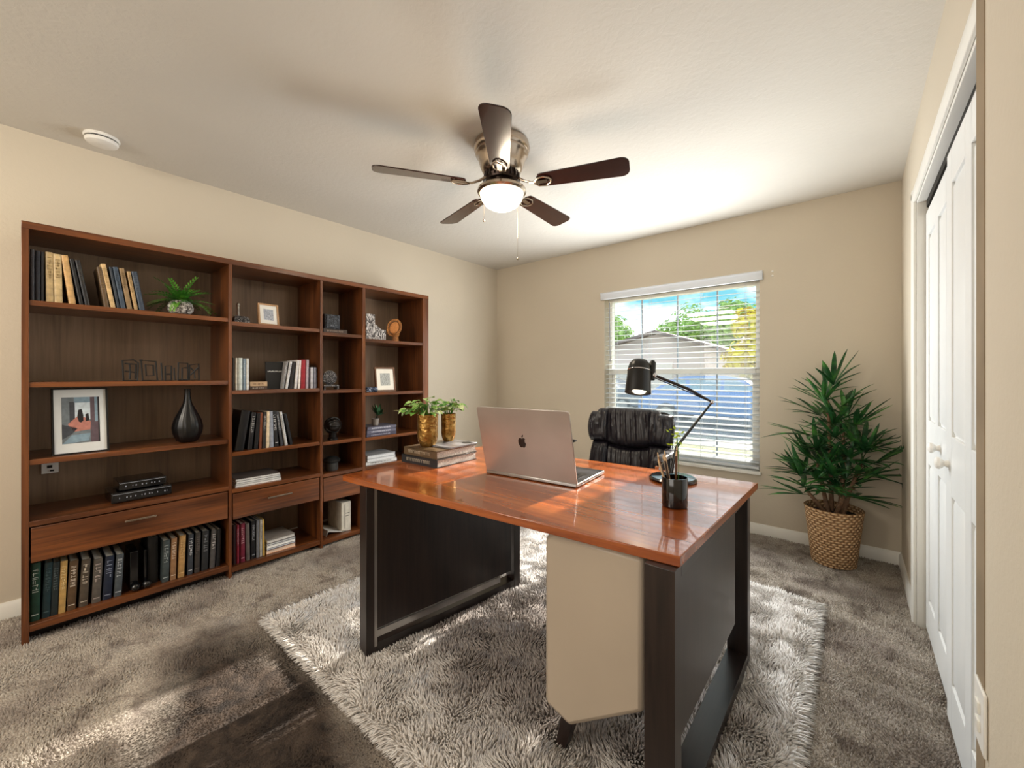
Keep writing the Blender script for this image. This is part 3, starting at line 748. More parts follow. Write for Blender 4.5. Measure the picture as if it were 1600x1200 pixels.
for i in range(44):
    az = i * 2.399; el = R(rf.uniform(5, 75)); L = rf.uniform(.11, .17) * (1.0 if abs(math.sin(az)) > .6 else .6)
    frond(m, (0, 0, .07), az, el, L, .0075, rf.uniform(.5, 1.3), 9, .042)
m.build('foliage', M['leaf_fern'], root, recalc=False)
# wire ornaments
def wires(px0, px1, py0, shapes, lab):
    X = XF - .06; a = onx(px0, 590, X); b = onx(px1, 590, X); h = onx(px0, py0, X).z - SZ['A'][1]; W = b.y - a.y
    m = MB()
    for s in shapes:
        m.tube([(0, q[0] * W, .0035 + q[1] * (h - .006)) for q in s[0]], .0042, 6, 0, s[1])
    o = m.build('wire_ornament', M['black_matte']); o.location = (X, a.y, SZ['A'][1])
    tag(o, lab, 'ornament', 'black wire ornaments in a row')
wires(191, 216, 561, [([(.08, 0), (0.02, .95), (.7, 1), (1, .85), (.95, 0)], True), ([(.15, .82), (.85, .78), (.82, .08)], False), ([(.45, .8), (.5, .42), (.9, .38)], False), ([(.5, .42), (.45, .05)], False), ([(.15, .45), (.5, .42)], False)], 'leftmost black wire ornament, house shaped, on the second shelf')
wires(219, 246, 562, [([(.15, 0), (.05, 1), (.9, .95), (1, 0)], True), ([(-.05, 1), (.15, 1)], False), ([(.35, .22), (.3, .78), (.75, .76), (.78, .25)], True)], 'black wire ornament of a square inside a square')
wires(252, 273, 565, [([(0, .95), (.08, 0)], False), ([(.3, 0), (.28, .78), (.75, .8), (.74, 0)], True), ([(.36, .34), (.72, .34)], False), ([(.95, .7), (1, 0)], False)], 'middle black wire ornament with open upright bars')
wires(278, 294, 566, [([(0, 0), (.05, 1), (.95, .98), (.98, 0)], False), ([(.4, .0), (.42, .7), (.9, .72)], False), ([(0, .02), (.98, .02)], False)], 'narrow black wire ornament, fourth from the left')
wires(296, 311, 567, [([(0, 0), (.02, .9), (.95, .98), (1, 0)], True), ([(.1, .3), (.9, .75)], False), ([(.1, .75), (.5, .5), (.55, .1)], False)], 'rightmost black wire ornament with crossed bars')
# framed picture
X = XF - .11
b0 = onx(88, 702, XF - .04); b1 = onx(172, 697, XF - .04); t0 = onx(81, 606, XF - .075)
W = b1.y - b0.y; Hh = (t0.z - SZ['A'][2])
root = thing('picture_frame', 'black framed picture with wide white mat, two dark shapes on pink', 'picture', (XF - .05, b0.y - .012, SZ['A'][2]), (0, R(-8), R(4)))
m = MB(); f_ = .007
W += .012
m.box(-.018, 0, 0, W, 0, f_).box(-.018, 0, 0, W, Hh - f_, Hh).box(-.018, 0, 0, f_, f_, Hh - f_).box(-.018, 0, W - f_, W, f_, Hh - f_)
m.build('frame', M['black'], root, bevel=.001)
MB().box(-.012, -.006, f_, W - f_, f_, Hh - f_).build('mat_board', plain('#d5d6d2', .5, 0, .02), root)
pc = [plain(c, .5, 0, .15, 60) for c in ('#6c7478', '#8f9aa0', '#c8d3d8', '#b5786a', '#3e4147', '#1d1c20', '#5c4c52', '#7e94a0')]
m = MB(); ax, ay, az_, bz = W * .17, W * .84, Hh * .16, Hh * .86
def pr(u0, v0, u1, v1, mi, k=0): m.box(-.006, -.0055 + .0002 * k, ax + (ay - ax) * u0, ax + (ay - ax) * u1, az_ + (bz - az_) * v0, az_ + (bz - az_) * v1, mi)
pr(0, 0, 1, 1, 0); pr(.32, .5, .75, 1, 2, 1); pr(.32, .88, .75, 1, 7, 2); pr(.2, .45, .34, .9, 4, 2); pr(.75, .0, .97, 1, 6, 2); pr(.87, .45, .95, 1, 7, 3); pr(.96, 0, 1, 1, 5, 3)
def pp(poly, mi, k): m.prism([(-.006, ax + (ay - ax) * u, az_ + (bz - az_) * v) for u, v in poly], (.0005 + .0002 * k, 0, 0), mi)
pp([(.15, .42), (.4, .58), (.6, .55), (.76, .45), (.74, .28), (.3, .25)], 3, 3)
pp([(0, .0), (.7, .04), (.74, .2), (.25, .18)], 7, 3)
pp([(0, .1), (.25, .2), (.4, .32), (.0, .42)], 4, 3)
pp([(.44, .46), (.4, .56), (.43, .72), (.52, .74), (.56, .6), (.56, .48), (.5, .44)], 5, 4)
pp([(.62, .46), (.62, .62), (.7, .64), (.72, .48)], 5, 4)
m.build('print', pc, root)
MB().prism([(-.018, W * .45, Hh * .6), (-.018, W * .55, Hh * .6), (-.020, W * .55, Hh * .6), (-.020, W * .45, Hh * .6)], (-.055, 0, -Hh * .585)).build('easel_back', M['black'], root)
# black vase
p = onx(293, 686, XF - .09)
prof = [(.030, 0), (.044, .01), (.058, .045), (.062, .075), (.055, .11), (.037, .15), (.019, .19), (.0125, .225), (.0115, .255), (.013, .262), (.011, .262), (.009, .25), (1e-6, .2)]
vs_h = onx(293, 608, XF - .09).z - SZ['A'][2]
k_ = vs_h / .262
m = MB(); nseg = 64
prof2 = [(r * k_ * 1.0, z_ * k_) for r, z_ in prof]
m.lathe(prof2, nseg)
for i, vv in enumerate(m.v):
    rr = math.hypot(vv[0], vv[1])
    if rr > .02: a = math.atan2(vv[1], vv[0]); s_ = 1 + .018 * math.cos(a * 22); m.v[i] = (vv[0] * s_, vv[1] * s_, vv[2])
o = m.build('vase', M['black']); o.location = (p.x, p.y, SZ['A'][2]); tag(o, 'black ribbed bottle vase with a slim neck on the third shelf', 'vase')
# outlet plate on the bookcase back
p = onx(78, 729, XBK); root = thing('outlet_plate', 'small white socket plate on the back panel below the framed picture', 'outlet', (XBK, p.y, p.z - .006))
MB().box(0.0005, .006, -.030, .030, -.028, .028).build('plate', M['white'], root, bevel=.002)
m = MB(); m.box(.006, .008, -.010, .008, 0, .014).box(.006, .012, .0, .014, -.018, -.010); m.build('socket', M['black_matte'], root)
# black boxes
z = SZ['A'][3]
def avbox(px0, px1, z, h, dep, lab, seed, dx):
    a = onx(px0, 780, XF - dx); b = onx(px1, 780, XF - dx); W = b.y - a.y
    root = thing('media_box', lab, 'electronics', (XF - dx, a.y, z), (0, 0, R(2)), 'black boxes on the shelf above the first drawer')
    MB().box(-dep, 0, 0, W, .004, h).build('casing', M['black_gloss'], root, bevel=.003)
    m = MB(); r = random.Random(seed)
    m.box(0, .0012, W * .02, W * .98, h * .82, h * .86)
    y = W * .12
    while y < W * .92:
        m.box(0, .0012, y, y + r.uniform(.002, .006), h * .42, h * .55); y += r.uniform(.01, .03)
    m.build('front_marks', plain('#8d8f96', .4), root)
    f = MB()
    for x_, y_ in ((-.02, .02), (-.02, W - .02), (-dep + .02, .02), (-dep + .02, W - .02)): f.cyl((x_, y_, 0), (x_, y_, .005), .006, n=10)
    f.build('feet', M['black_matte'], root)
avbox(174, 269, z, .056, .19, 'larger black media box underneath, silver marks on its front', 1, .05)
avbox(186, 260, z + .058, .048, .17, 'smaller black media box resting on the larger one', 2, .06)
# B shelf 1 : little tower ornament + frame
p = onx(374, 500, XF - .05); z = SZ['B'][0]
root = thing('tower_ornament', 'small silver column ornament on a block base in the second bay', 'ornament', (XF - .05, p.y, z))
MB().box(-.02, .02, -.032, .052, 0, .030).box(-.015, .015, -.028, .045, .030, .040).build('base', M['carved'], root, bevel=.003)
MB().lathe([(.012, 0), (.008, .006), (.007, .03), (.009, .034), (.007, .038), (.007, .06), (.010, .064), (.010, .075), (.004, .08), (1e-6, .084)], 16, (0, -.006, .04)).build('column', M['steel'], root)
def small_frame(px0, px1, pyt, pyb, X, z, lab, fc, mc, ic, rz=0, fw=.010):
    a = onx(px0, pyb, X); b = onx(px1, pyb, X); h = onx(px0, pyt, X).z - z; W = b.y - a.y
    root = thing('picture_frame', lab, 'picture', (X, a.y, z), (0, R(-7), rz))
    m = MB(); f = fw
    m.box(-.014, 0, 0, W, 0, f).box(-.014, 0, 0, W, h - f, h).box(-.014, 0, 0, f, f, h - f).box(-.014, 0, W - f, W, f, h - f)
    m.build('frame', plain(fc, .4), root, bevel=.0015)
    MB().box(-.009, -.004, f, W - f, f, h - f).build('mat_board', plain(mc, .6, 0, .03), root)
    MB().box(-.004, -.003, W * .26, W * .74, h * .25, h * .75).build('print', plain(ic, .6, 0, .35, 120), root)
    return root
small_frame(405, 438, 472, 505, XF - .045, SZ['B'][0], 'small copper framed picture with white mat on the top shelf of the second bay', '#a9825c', '#dcd8ce', '#9a9da3', R(6))
small_frame(588, 620, 573, 608, XF - .05, SZ['D'][1], 'square brown framed sketch with cream mat in the rightmost bay', '#6a4a34', '#e6dfcf', '#a3a39c', R(3), .014)
# C shelf 2 : carved disc on a stand
p = onx(515, 605, XF - .06); z = SZ['C'][1]
root = thing('carved_ornament', 'dark openwork disc ornament on a low footed stand in the narrow bay', 'ornament', (XF - .06, p.y, z))
m = MB(); m.box(-.03, .03, -.055, .055, .022, .034).box(-.03, .03, -.055, -.042, 0, .024).box(-.03, .03, .042, .055, 0, .024)
m.build('stand', M['carved'], root, bevel=.003)
m = MB(); m.lathe([(1e-6, -.008), (.04, -.008), (.052, -.004), (.052, .004), (.04, .008), (1e-6, .008)], 28)
m.xf(Matrix.Translation((0, 0, .085)) @ Matrix.Rotation(R(90), 4, 'Y')); m.build('disc', M['carved'], root)
# C shelf 3 : dark bust-like knot
p = onx(520, 688, XF - .07); z = SZ['C'][2]
root = thing('round_sculpture', 'dark round knotted sculpture on a short foot in the narrow bay', 'sculpture', (XF - .07, p.y, z))
MB().lathe([(.036, 0), (.036, .012), (.026, .022), (.028, .05), (.03, .055)], 24).build('foot', M['black'], root)
m = MB(); m.ball((0, 0, .105), .055, 14)
for q in range(4): m.tube([(.056 * math.cos(a) * math.cos(q * .7) , .056 * math.sin(a), .105 + .056 * math.cos(a) * math.sin(q * .7)) for a in [2 * PI * k / 28 for k in range(28)]], .006, 7, 0, True)
m.build('knot', plain('#1d1a18', .25, .3, .2), root)
# C shelf 4 : lidded jar
p = onx(518, 735, XF - .08); z = SZ['C'][3]
root = thing('jar', 'dark stoneware jar with a wide flat lid in the narrow bay', 'jar', (XF - .08, p.y, z))
MB().lathe([(.038, 0), (.044, .01), (.044, .055), (.04, .06), (1e-6, .06)], 28).build('body', plain('#3a3a38', .5, 0, .3), root)
MB().lathe([(.040, .06), (.058, .066), (.060, .078), (.05, .088), (.03, .1), (.008, .104), (1e-6, .105)], 28).build('lid', plain('#1b1b1b', .35, 0, .3), root)
# D shelf 1: etched blocks, rattan chair ornament
z = SZ['D'][0]; X = XF - .05
a = Y(572, X); b = Y(586, X); c_ = Y(603, X)
m = MB(); m.box(-.05, 0, a, b, 0, onx(575, 490, X).z - z); o = m.build('etched_block', M['etched'], bevel=.003); o.location = (X, 0, z); tag(o, 'tall white and black etched block on the top shelf of the rightmost bay', 'ornament')
m = MB(); m.prism([(0, b + .002, 0), (0, c_, 0), (0, c_, .085), (0, (b + c_) / 2 + .01, .085), (0, b + .002, .125)], (-.05, 0, 0)); o = m.build('etched_block', M['etched'], bevel=.003); o.location = (X, 0, z); tag(o, 'low white and black etched block with sloping top beside the tall one', 'ornament')
p = onx(618, 528, XF - .06)
root = thing('wicker_ornament', 'little round-backed wicker chair ornament on the top shelf', 'ornament', (XF - .06, p.y, z), (0, 0, R(-12)))
m = MB()
m.lathe([(.030, 0), (.026, .008), (.022, .035), (.030, .055), (.034, .06), (.030, .062)], 18); m.build('base', M['rattan'], root)
m = MB(); tilt = Matrix.Translation((0, -.012, .112)) @ Matrix.Rotation(R(-28), 4, 'X')
ell = lambda r1, r2, n_=32: [(0, r1 * math.sin(2 * PI * k / n_), r2 * math.cos(2 * PI * k / n_)) for k in range(n_)]
m.tube(ell(.056, .072), .0065, 8, 0, True).tube(ell(.047, .062), .004, 8, 0, True)
for k in range(14):
    a_ = 2 * PI * k / 14; m.cyl((0, .034 * math.sin(a_), .048 * math.cos(a_)), (0, .054 * math.sin(a_), .070 * math.cos(a_)), .0022, n=6)
m.xf(tilt); m.build('rim', M['rattan'], root)
m = MB(); m.ball((0, 0, 0), 1, 12); m.xf(tilt @ Matrix.Diagonal((.008, .038, .052, 1))); m.build('back_pad', plain('#a86a35', .7, 0, .2, 90), root)
# D shelf 2: rolled cloth + pale jar behind
z = SZ['D'][1]; p = onx(580, 608, XF - .05)
m = MB(); m.cyl((0, -.048, .020), (0, .048, .020), .019, n=24); m.cyl((-.0, -.05, .020), (0, .05, .020), .008, n=16); m.xf(Matrix.Translation((0, 0, 0)))
o = m.build('rolled_cloth', M['cloth'], bevel=.003); o.location = (XF - .05, p.y, z); tag(o, 'blue and white patterned roll lying beside the square framed sketch', 'cloth')
# D shelf 3 succulent on the books
p = onx(592, 660, XF - .08)
root = thing('succulent', 'dark green fan-leaved succulent in a small grey cup on three books', 'plant', (XF - .09, p.y - .004, zd))
MB().lathe([(.020, 0), (.024, .004), (.028, .05), (.030, .056), (.026, .056), (.025, .045), (1e-6, .045)], 24, (0, -.022, 0)).build('pot', plain('#8a8178', .5, 0, .1), root)
MB().tube([(0, -.022, .04), (.0, -.01, .06), (0, .0, .085)], [.006, .0055, .005], 8).build('stem', plain('#141a12', .5), root)
m = MB(); rf = random.Random(5)
for i in range(16):
    a_ = i * 2.399; el = R(rf.uniform(15, 75)); L = rf.uniform(.07, .11); d = Vector((.4 * math.cos(a_) * math.cos(el), math.sin(a_) * math.cos(el), math.sin(el)))
    s = d.cross(Vector((0, 0, 1))).normalized() * .017; b_ = Vector((0, 0, .075)); n2 = s.cross(d).normalized() * .004
    q = b_ + d * L * .55
    m.add([b_, q + s, q + n2, q - s, q - n2, b_ + d * L], [(0, 1, 2), (0, 2, 3), (0, 3, 4), (0, 4, 1), (5, 2, 1), (5, 3, 2), (5, 4, 3), (5, 1, 4)])
m.build('leaves', M['leaf_succ'], root)

# ------------------------------------------------------------------ ceiling fan
FC = (-1.437, 1.634)
root = thing('ceiling_fan', 'five blade ceiling fan with dark blades, nickel motor and lit globe', 'ceiling fan', (FC[0], FC[1], CH))
MB().lathe([(.128, 0), (.145, -.006), (.150, -.030), (.146, -.045), (.138, -.052), (.140, -.066), (.134, -.074), (.128, -.080), (.116, -.125), (.105, -.150), (.085, -.165), (.06, -.172), (1e-6, -.172)], 48).build('motor_housing', M['nickel'], root)
m = MB(); m.lathe([(.085, -.166), (.092, -.185), (.085, -.205), (.06, -.212), (1e-6, -.212)], 40)
for k in range(20):
    a_ = 2 * PI * k / 20; m.xf(Matrix.Identity(4), len(m.v)); m.cyl((.088 * math.cos(a_), .088 * math.sin(a_), -.150), (.097 * math.cos(a_), .097 * math.sin(a_), -.200), .0035, n=6)
m.build('vented_hub', plain('#3a2f2a', .3, .9, .1), root)
BZ = -.228
for k in range(5):
    a_ = R(20.9 + 72 * k); rot = Matrix.Rotation(a_, 4, 'Z')
    br_ = MB()
    br_.tube([(.085, 0, -.190), (.12, 0, -.215), (.16, 0, -.232), (.20, 0, BZ - .008)], [.008, .007, .006, .005], 8)
    br_.tube([(.175, 0, -.238), (.20, .028, -.238), (.235, .034, -.238), (.262, .018, -.238), (.27, 0, -.238)], .0045, 6).tube([(.175, 0, -.238), (.20, -.028, -.238), (.235, -.034, -.238), (.262, -.018, -.238), (.27, 0, -.238)], .0045, 6)
    br_.box(.19, .25, -.012, .012, -.240, -.236)
    pitch = Matrix.Translation((0, 0, BZ)) @ Matrix.Rotation(R(-12), 4, 'X') @ Matrix.Translation((0, 0, -BZ))
    br_.xf(rot @ pitch); 
    arm = br_.build('blade_arm', M['nickel'], root)
    bl = MB(); out = []; n_ = 10; r0, r1 = .195, .655
    w0, w1 = .050, .066
    top = [(r0 + .012, w0 - .004), (r0 + .03, w0)] + [(r1 - .04, w1)] + [(r1 - .04 + .04 * math.sin(PI / 2 * q / 6), w1 - .040 + .040 * math.cos(PI / 2 * q / 6)) for q in range(1, 7)]
    poly = [(r0, 0)] + [(r0 + .002, w0 * .55)] + top
    poly += [(r, -w_) for r, w_ in poly[::-1] if w_ > 0]
    bl.prism([(r, w_, BZ - .003) for r, w_ in poly], (0, 0, .006))
    o = bl.build('blade', M['fan_wood'], root, bevel=.0015, sharp=30)
    o.matrix_parent_inverse = Matrix.Identity(4); o.matrix_local = rot @ pitch
MB().lathe([(.05, -.212), (.055, -.225), (.11, -.236), (.128, -.248), (.130, -.262), (.118, -.270), (.112, -.262), (1e-6, -.255)], 48).build('light_ring', M['nickel'], root)
MB().lathe([(.114, -.262), (.115, -.275), (.108, -.300), (.088, -.328), (.055, -.347), (.02, -.354), (1e-6, -.355)], 48).build('globe', M['globe'], root)
def chain(x, y, z0, z1, lab):
    m = MB(); m.cyl((x, y, z0), (x, y, z1), .0009, n=5); z = z0
    m.ball((x, y, z1 - .006), .006, 6, 0, 1.3); m.build('pull_chain', M['nickel'], root)
t_ = onz(754, 340, 2.2); c1 = FW * 0 + RT * -.095; c2 = RT * .085 + FW * .03
chain(c1.x, c1.y, -.255, -.405, ''); chain(c2.x, c2.y, -.255, -.60, '')
light('fan_lamp', 'POINT', (FC[0], FC[1], CH - .40), (0, 0, 0), 10, (1.0, .86, .66), shadow_soft_size=.08)

# smoke detector
root = thing('smoke_detector', 'round white smoke detector on the ceiling above the bookcase', 'smoke detector', (-2.99, .262, CH))
MB().lathe([(.068, 0), (.070, -.008), (.066, -.014), (1e-6, -.014)], 40).build('base', M['white'], root)
MB().lathe([(.060, -.014), (.061, -.016), (.061, -.020), (1e-6, -.020)], 40).build('vent_gap', M['black_matte'], root)
MB().lathe([(.064, -.020), (.065, -.026), (.060, -.036), (.048, -.042), (.015, -.044), (1e-6, -.044)], 40).build('cover', M['white'], root)

# switch plate on near wall
p = onx(1540, 1117, XN)
root = thing('switch_plate', 'white switch plate with two rockers on the near right wall', 'switch', (XN, 1.240, .520))
MB().box(-.006, -.0002, -.040, .040, -.062, .062).build('plate', M['white'], root, bevel=.0025)
for q in (-.018, .018): MB().box(-.010, -.005, -.013, .013, q - .012, q + .012).build('rocker', M['trim'], root, bevel=.002)

# ------------------------------------------------------------------ floor coverings
def pile(name, pts, h, wid, lean, mat, seg, parent=None, seed=0):
    """many fibres: pts (n,3), h (n,), lean (n,2) offset of the tip"""
    n_ = len(pts); rs = np.random.RandomState(seed); a0 = rs.rand(n_) * 2 * PI
    rings = []
    for s in range(seg):
        t = s / seg; k = t ** 1.4
        c = pts + np.stack([lean[:, 0] * k, lean[:, 1] * k, h * (t ** .85)], 1)
        r = wid * (1 - .25 * t if seg > 1 else 1)
        for j in range(3):
            a = a0 + 2 * PI * j / 3 + t * .8
            rings.append(c + np.stack([r * np.cos(a), r * np.sin(a), np.zeros(n_)], 1))
    tip = pts + np.stack([lean[:, 0], lean[:, 1], h], 1); rings.append(tip)
    nv = len(rings); V = np.stack(rings, 1).reshape(-1, 3)
    F = []
    for s in range(seg - 1):
        for j in range(3):
            a, b = s * 3 + j, s * 3 + (j + 1) % 3; c, d = b + 3, a + 3
            F += [(a, b, c), (a, c, d)]
    for j in range(3): F.append(((seg - 1) * 3 + j, (seg - 1) * 3 + (j + 1) % 3, nv - 1))
    F = np.array(F); FF = (F[None] + (np.arange(n_) * nv)[:, None, None]).reshape(-1)
    me = bpy.data.meshes.new(name); me.vertices.add(len(V)); me.vertices.foreach_set('co', V.reshape(-1).astype(np.float32))
    nf = len(FF) // 3; me.loops.add(len(FF)); me.loops.foreach_set('vertex_index', FF.astype(np.int32))
    me.polygons.add(nf); me.polygons.foreach_set('loop_start', np.arange(nf, dtype=np.int32) * 3)
    try: me.polygons.foreach_set('loop_total', np.full(nf, 3, dtype=np.int32))
    except Exception: pass
    me.update(); me.validate(); me.polygons.foreach_set('use_smooth', np.ones(nf, dtype=bool)); me.materials.append(mat)
    o = bpy.data.objects.new(name, me); COL.objects.link(o)
    if parent: o.parent = parent
    return o
def field(x, y, f, s):
    rs = np.random.RandomState(s); out = np.zeros_like(x)
    for k in range(10):
        a = rs.rand() * 2 * PI; q = f * (.5 + rs.rand() * 1.6); out += np.sin((x * math.cos(a) + y * math.sin(a)) * q * 2 * PI + rs.rand() * 7)
    return out / 3.2
RX0, RX1, RY0, RY1 = -2.20, -0.145, 0.765, 2.66
rs = np.random.RandomState(4); sp = .0088
gx_, gy_ = np.meshgrid(np.arange(XL + .02, XR + .05, sp), np.arange(-.35, YB - .016, sp))
px_ = (gx_ + rs.uniform(-.5, .5, gx_.shape) * sp).ravel(); py_ = (gy_ + rs.uniform(-.5, .5, gy_.shape) * sp).ravel()
dd = FW.x * px_ + FW.y * py_; rr = RT.x * px_ + RT.y * py_
vis = (dd > .9) & (np.abs(rr) < dd * 1.33 + .1)
inrug = (px_ > RX0 + .03) & (px_ < RX1 - .03) & (py_ > RY0 + .03) & (py_ < RY1 - .03)
inbc = (px_ < XF - .07) & (py_ > YD[0]) & (py_ < YD[9])
inpost = (px_ > XN - .01) & (py_ < 1.33)
keep = vis & ~inrug & ~inbc & ~inpost & (px_ < XR - .004 + .08 * ((py_ > 1.36) & (py_ < CY1 - .02)))
px_, py_ = px_[keep], py_[keep]; n_ = len(px_)
# shorter pile inside the dark brown patch
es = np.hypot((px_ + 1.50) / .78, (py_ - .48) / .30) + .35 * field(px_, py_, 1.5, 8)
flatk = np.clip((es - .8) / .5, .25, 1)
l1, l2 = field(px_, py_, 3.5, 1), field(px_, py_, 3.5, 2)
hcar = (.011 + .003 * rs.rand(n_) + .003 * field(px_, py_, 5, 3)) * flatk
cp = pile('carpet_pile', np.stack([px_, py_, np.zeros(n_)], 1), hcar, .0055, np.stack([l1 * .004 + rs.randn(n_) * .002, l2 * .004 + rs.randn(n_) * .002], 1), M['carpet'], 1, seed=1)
tag(cp, 'short taupe carpet pile covering the whole floor', 'carpet', kind='stuff')
rug = thing('shag_rug', 'cream and taupe shaggy rug lying under the desk', 'rug', (0, 0, 0.002))
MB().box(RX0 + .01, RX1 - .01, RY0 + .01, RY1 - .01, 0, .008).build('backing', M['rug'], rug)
sp = .0074
gx_, gy_ = np.meshgrid(np.arange(RX0, RX1, sp), np.arange(RY0, RY1, sp))
qx = (gx_ + rs.uniform(-.6, .6, gx_.shape) * sp).ravel(); qy = (gy_ + rs.uniform(-.6, .6, gy_.shape) * sp).ravel(); n_ = len(qx)
l1, l2 = field(qx, qy, 5.5, 11), field(qx, qy, 5.5, 12)
ex = np.clip((qx - (RX1 - .05)) / .05, 0, 1) - np.clip(((RX0 + .05) - qx) / .05, 0, 1)
ey = np.clip((qy - (RY1 - .05)) / .05, 0, 1) - np.clip(((RY0 + .05) - qy) / .05, 0, 1)
edge = np.clip(np.hypot(ex, ey), 0, 1)
lean = np.stack([l1 * .013 + rs.randn(n_) * .005 + ex * .028, l2 * .013 + rs.randn(n_) * .005 + ey * .028], 1)
hr = (.026 + .007 * rs.rand(n_) + .005 * field(qx, qy, 4, 13)) * (1 - .45 * edge)
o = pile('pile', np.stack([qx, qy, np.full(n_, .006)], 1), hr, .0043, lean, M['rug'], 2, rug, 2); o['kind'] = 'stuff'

fx_, fy_, fl_ = [], [], []
for (ax_, ay_, bx_, by_, ox, oy, n2) in ((RX0, RY0, RX1, RY0, 0, -1, 1500), (RX1, RY0, RX1, RY1, 1, 0, 900), (RX0, RY0, RX0, RY1, -1, 0, 900)):
    t = rs.rand(n2); fx_.append(ax_ + (bx_ - ax_) * t - ox * .006); fy_.append(ay_ + (by_ - ay_) * t - oy * .006)
    cl = np.sin(t * n2 * .35) * .010; L2 = (.034 + .022 * rs.rand(n2))
    fl_.append(np.stack([ox * L2 + (oy != 0) * (cl + rs.randn(n2) * .008), oy * L2 + (ox != 0) * (cl + rs.randn(n2) * .008)], 1))
fx_ = np.concatenate(fx_); fy_ = np.concatenate(fy_); fl_ = np.concatenate(fl_); n2 = len(fx_)
o = pile('fringe', np.stack([fx_, fy_, rs.uniform(.004, .016, n2)], 1), .006 + .010 * rs.rand(n2), .0052, fl_, M['rug'], 3, rug, 5); o['kind'] = 'stuff'

# ------------------------------------------------------------------ desk
DZ = .76; TH = .027
FLc, FRc, BRc, BLc = Vector((-1.752, .915)), Vector((-.327, 1.035)), Vector((-.305, 1.955)), Vector((-1.800, 1.870))
RZ = .030
desk = thing('desk', 'large executive desk with glossy orange brown top and black frame legs', 'desk', (0, 0, 0))
m = MB(); m.prism([(c.x, c.y, DZ - TH) for c in (FLc, FRc, BRc, BLc)], (0, 0, TH)); m.build('tabletop', M['desk_top'], desk, bevel=.0025)
# left frame: a slightly toed-in frame seen from its inner side
def frame_leg(p0, p1, wd, post, z_low, panel, strip, side):
    """p0 front, p1 back foot points (outer corner line), frame along p0->p1"""
    d = (p1 - p0); L = d.length; ang = math.atan2(d.y, d.x) - PI / 2
    Mx = Matrix.Translation((p0.x, p0.y, 0)) @ Matrix.Rotation(ang, 4, 'Z')
    zt = DZ - TH
    def bld(nm, mb, mat, bv=.0015):
        mb.xf(Mx); return mb.build(nm, mat, desk, bevel=bv)
    bld('front_post', MB().box(-wd / 2, wd / 2, 0, post, z_low, zt), M['wenge'])
    bld('back_post', MB().box(-wd / 2, wd / 2, L - post, L, z_low, zt), M['wenge'])
    bld('floor_rail', MB().box(-wd / 2, wd / 2, post, L - post, z_low, z_low + .045), M['wenge_y'])
    bld('top_rail', MB().box(-wd / 2, wd / 2, post, L - post, zt - .03, zt), M['wenge_y'])
    xi = wd / 2 * side
    a, b, zb = panel
    x0, x1 = (xi - .022 * side, xi - .002 * side); x0, x1 = min(x0, x1), max(x0, x1)
    bld('side_panel', MB().box(x0, x1, a, b, zb, zt - .0), M['wenge'])
    if strip:
        mb = MB(); mb.box(xi - .006, xi + .001, post - .010, post + .002, z_low + .03, zt - .001)
        mb.box(xi - .012, xi - .001, post, L - post - .1, zb - .035, zb - .006)
        bld('metal_strip', mb, M['steel'], 0)
frame_leg(Vector((-1.597, .925)), Vector((-1.475, 1.80)), .068, .045, RZ - .006, (.044, .875 - .055, .125), True, 1)
frame_leg(Vector((-.368, 1.005)), Vector((-.368, 1.935)), .076, .05, RZ - .006, (.05, .66, .30), False, 1)
# pedestal
fx = lambda px, py, Y_: ony(px, py, Y_)
ped = thing('pedestal_cabinet', 'taupe pedestal cabinet with angled underside standing under the desk front', 'cabinet', (0, 0, 0))
y0 = 1.045
poly = [(-.742, .700), (-.742, .185), (-.652, .155), (-.425, .315), (-.425, .725), (-.715, .725)]
m = MB(); m.prism([(a, y0, b) for a, b in poly], (0, .50, 0)); m.build('body', M['pedestal'], ped, bevel=.014, sharp=50)
for (lx, ly) in ((-.690, y0 + .05), (-.690, y0 + .42)):
    m = MB(); m.hexa([(lx - .045, ly, RZ - .008), (lx - .010, ly, RZ - .008), (lx - .010, ly + .035, RZ - .008), (lx - .045, ly + .035, RZ - .008), (lx - .012, ly, .18), (lx + .038, ly, .18), (lx + .038, ly + .04, .18), (lx - .012, ly + .04, .18)])
    m.build('leg', M['wenge'], ped, bevel=.002)
m = MB(); m.hexa([(-.475, y0 + .3, RZ - .008), (-.447, y0 + .3, RZ - .008), (-.447, y0 + .335, RZ - .008), (-.475, y0 + .335, RZ - .008), (-.485, y0 + .3, .30), (-.445, y0 + .3, .33), (-.445, y0 + .34, .33), (-.485, y0 + .34, .30)]); m.build('leg', M['wenge'], ped, bevel=.002)

# ------------------------------------------------------------------ laptop
lr = math.atan2(1.387 - 1.344, .448)
lap = thing('laptop', 'open silver laptop seen from behind with a dark fruit emblem', 'laptop', (-1.285, 1.352, DZ), (0, 0, lr))
LW, LD = .452, .29
m = MB(); m.box(0, LW, .0, LD, .003, .017); m.build('base', M['steel'], lap, bevel=.003)
m = MB(); m.box(.012, LW - .012, .012, LD - .012, 0, .004); m.build('feet', M['black_matte'], lap)
m = MB()
for r_i in range(6):
    for c_i in range(15): x0 = .03 + c_i * (LW - .06) / 15; m.box(x0, x0 + (LW - .06) / 15 - .004, .04 + r_i * .021, .057 + r_i * .021, .0165, .0186)
m.build('keyboard', M['black'], lap)
MB().box(.006, LW - .006, .012, LD - .006, .0163, .0171).build('deck', plain('#34343a', .35, .3), lap)
MB().box(LW * .33, LW * .67, .18, .275, .0165, .0175).build('trackpad', plain('#8d8d8f', .3, .8), lap)
m = MB()
for q in (.04, .065, .10, .21): m.box(LW - .0008, LW + .0006, q, q + .014, .007, .012)
m.build('ports', M['black'], lap)
tiltm = Matrix.Translation((0, .004, .012)) @ Matrix.Rotation(R(14), 4, 'X')
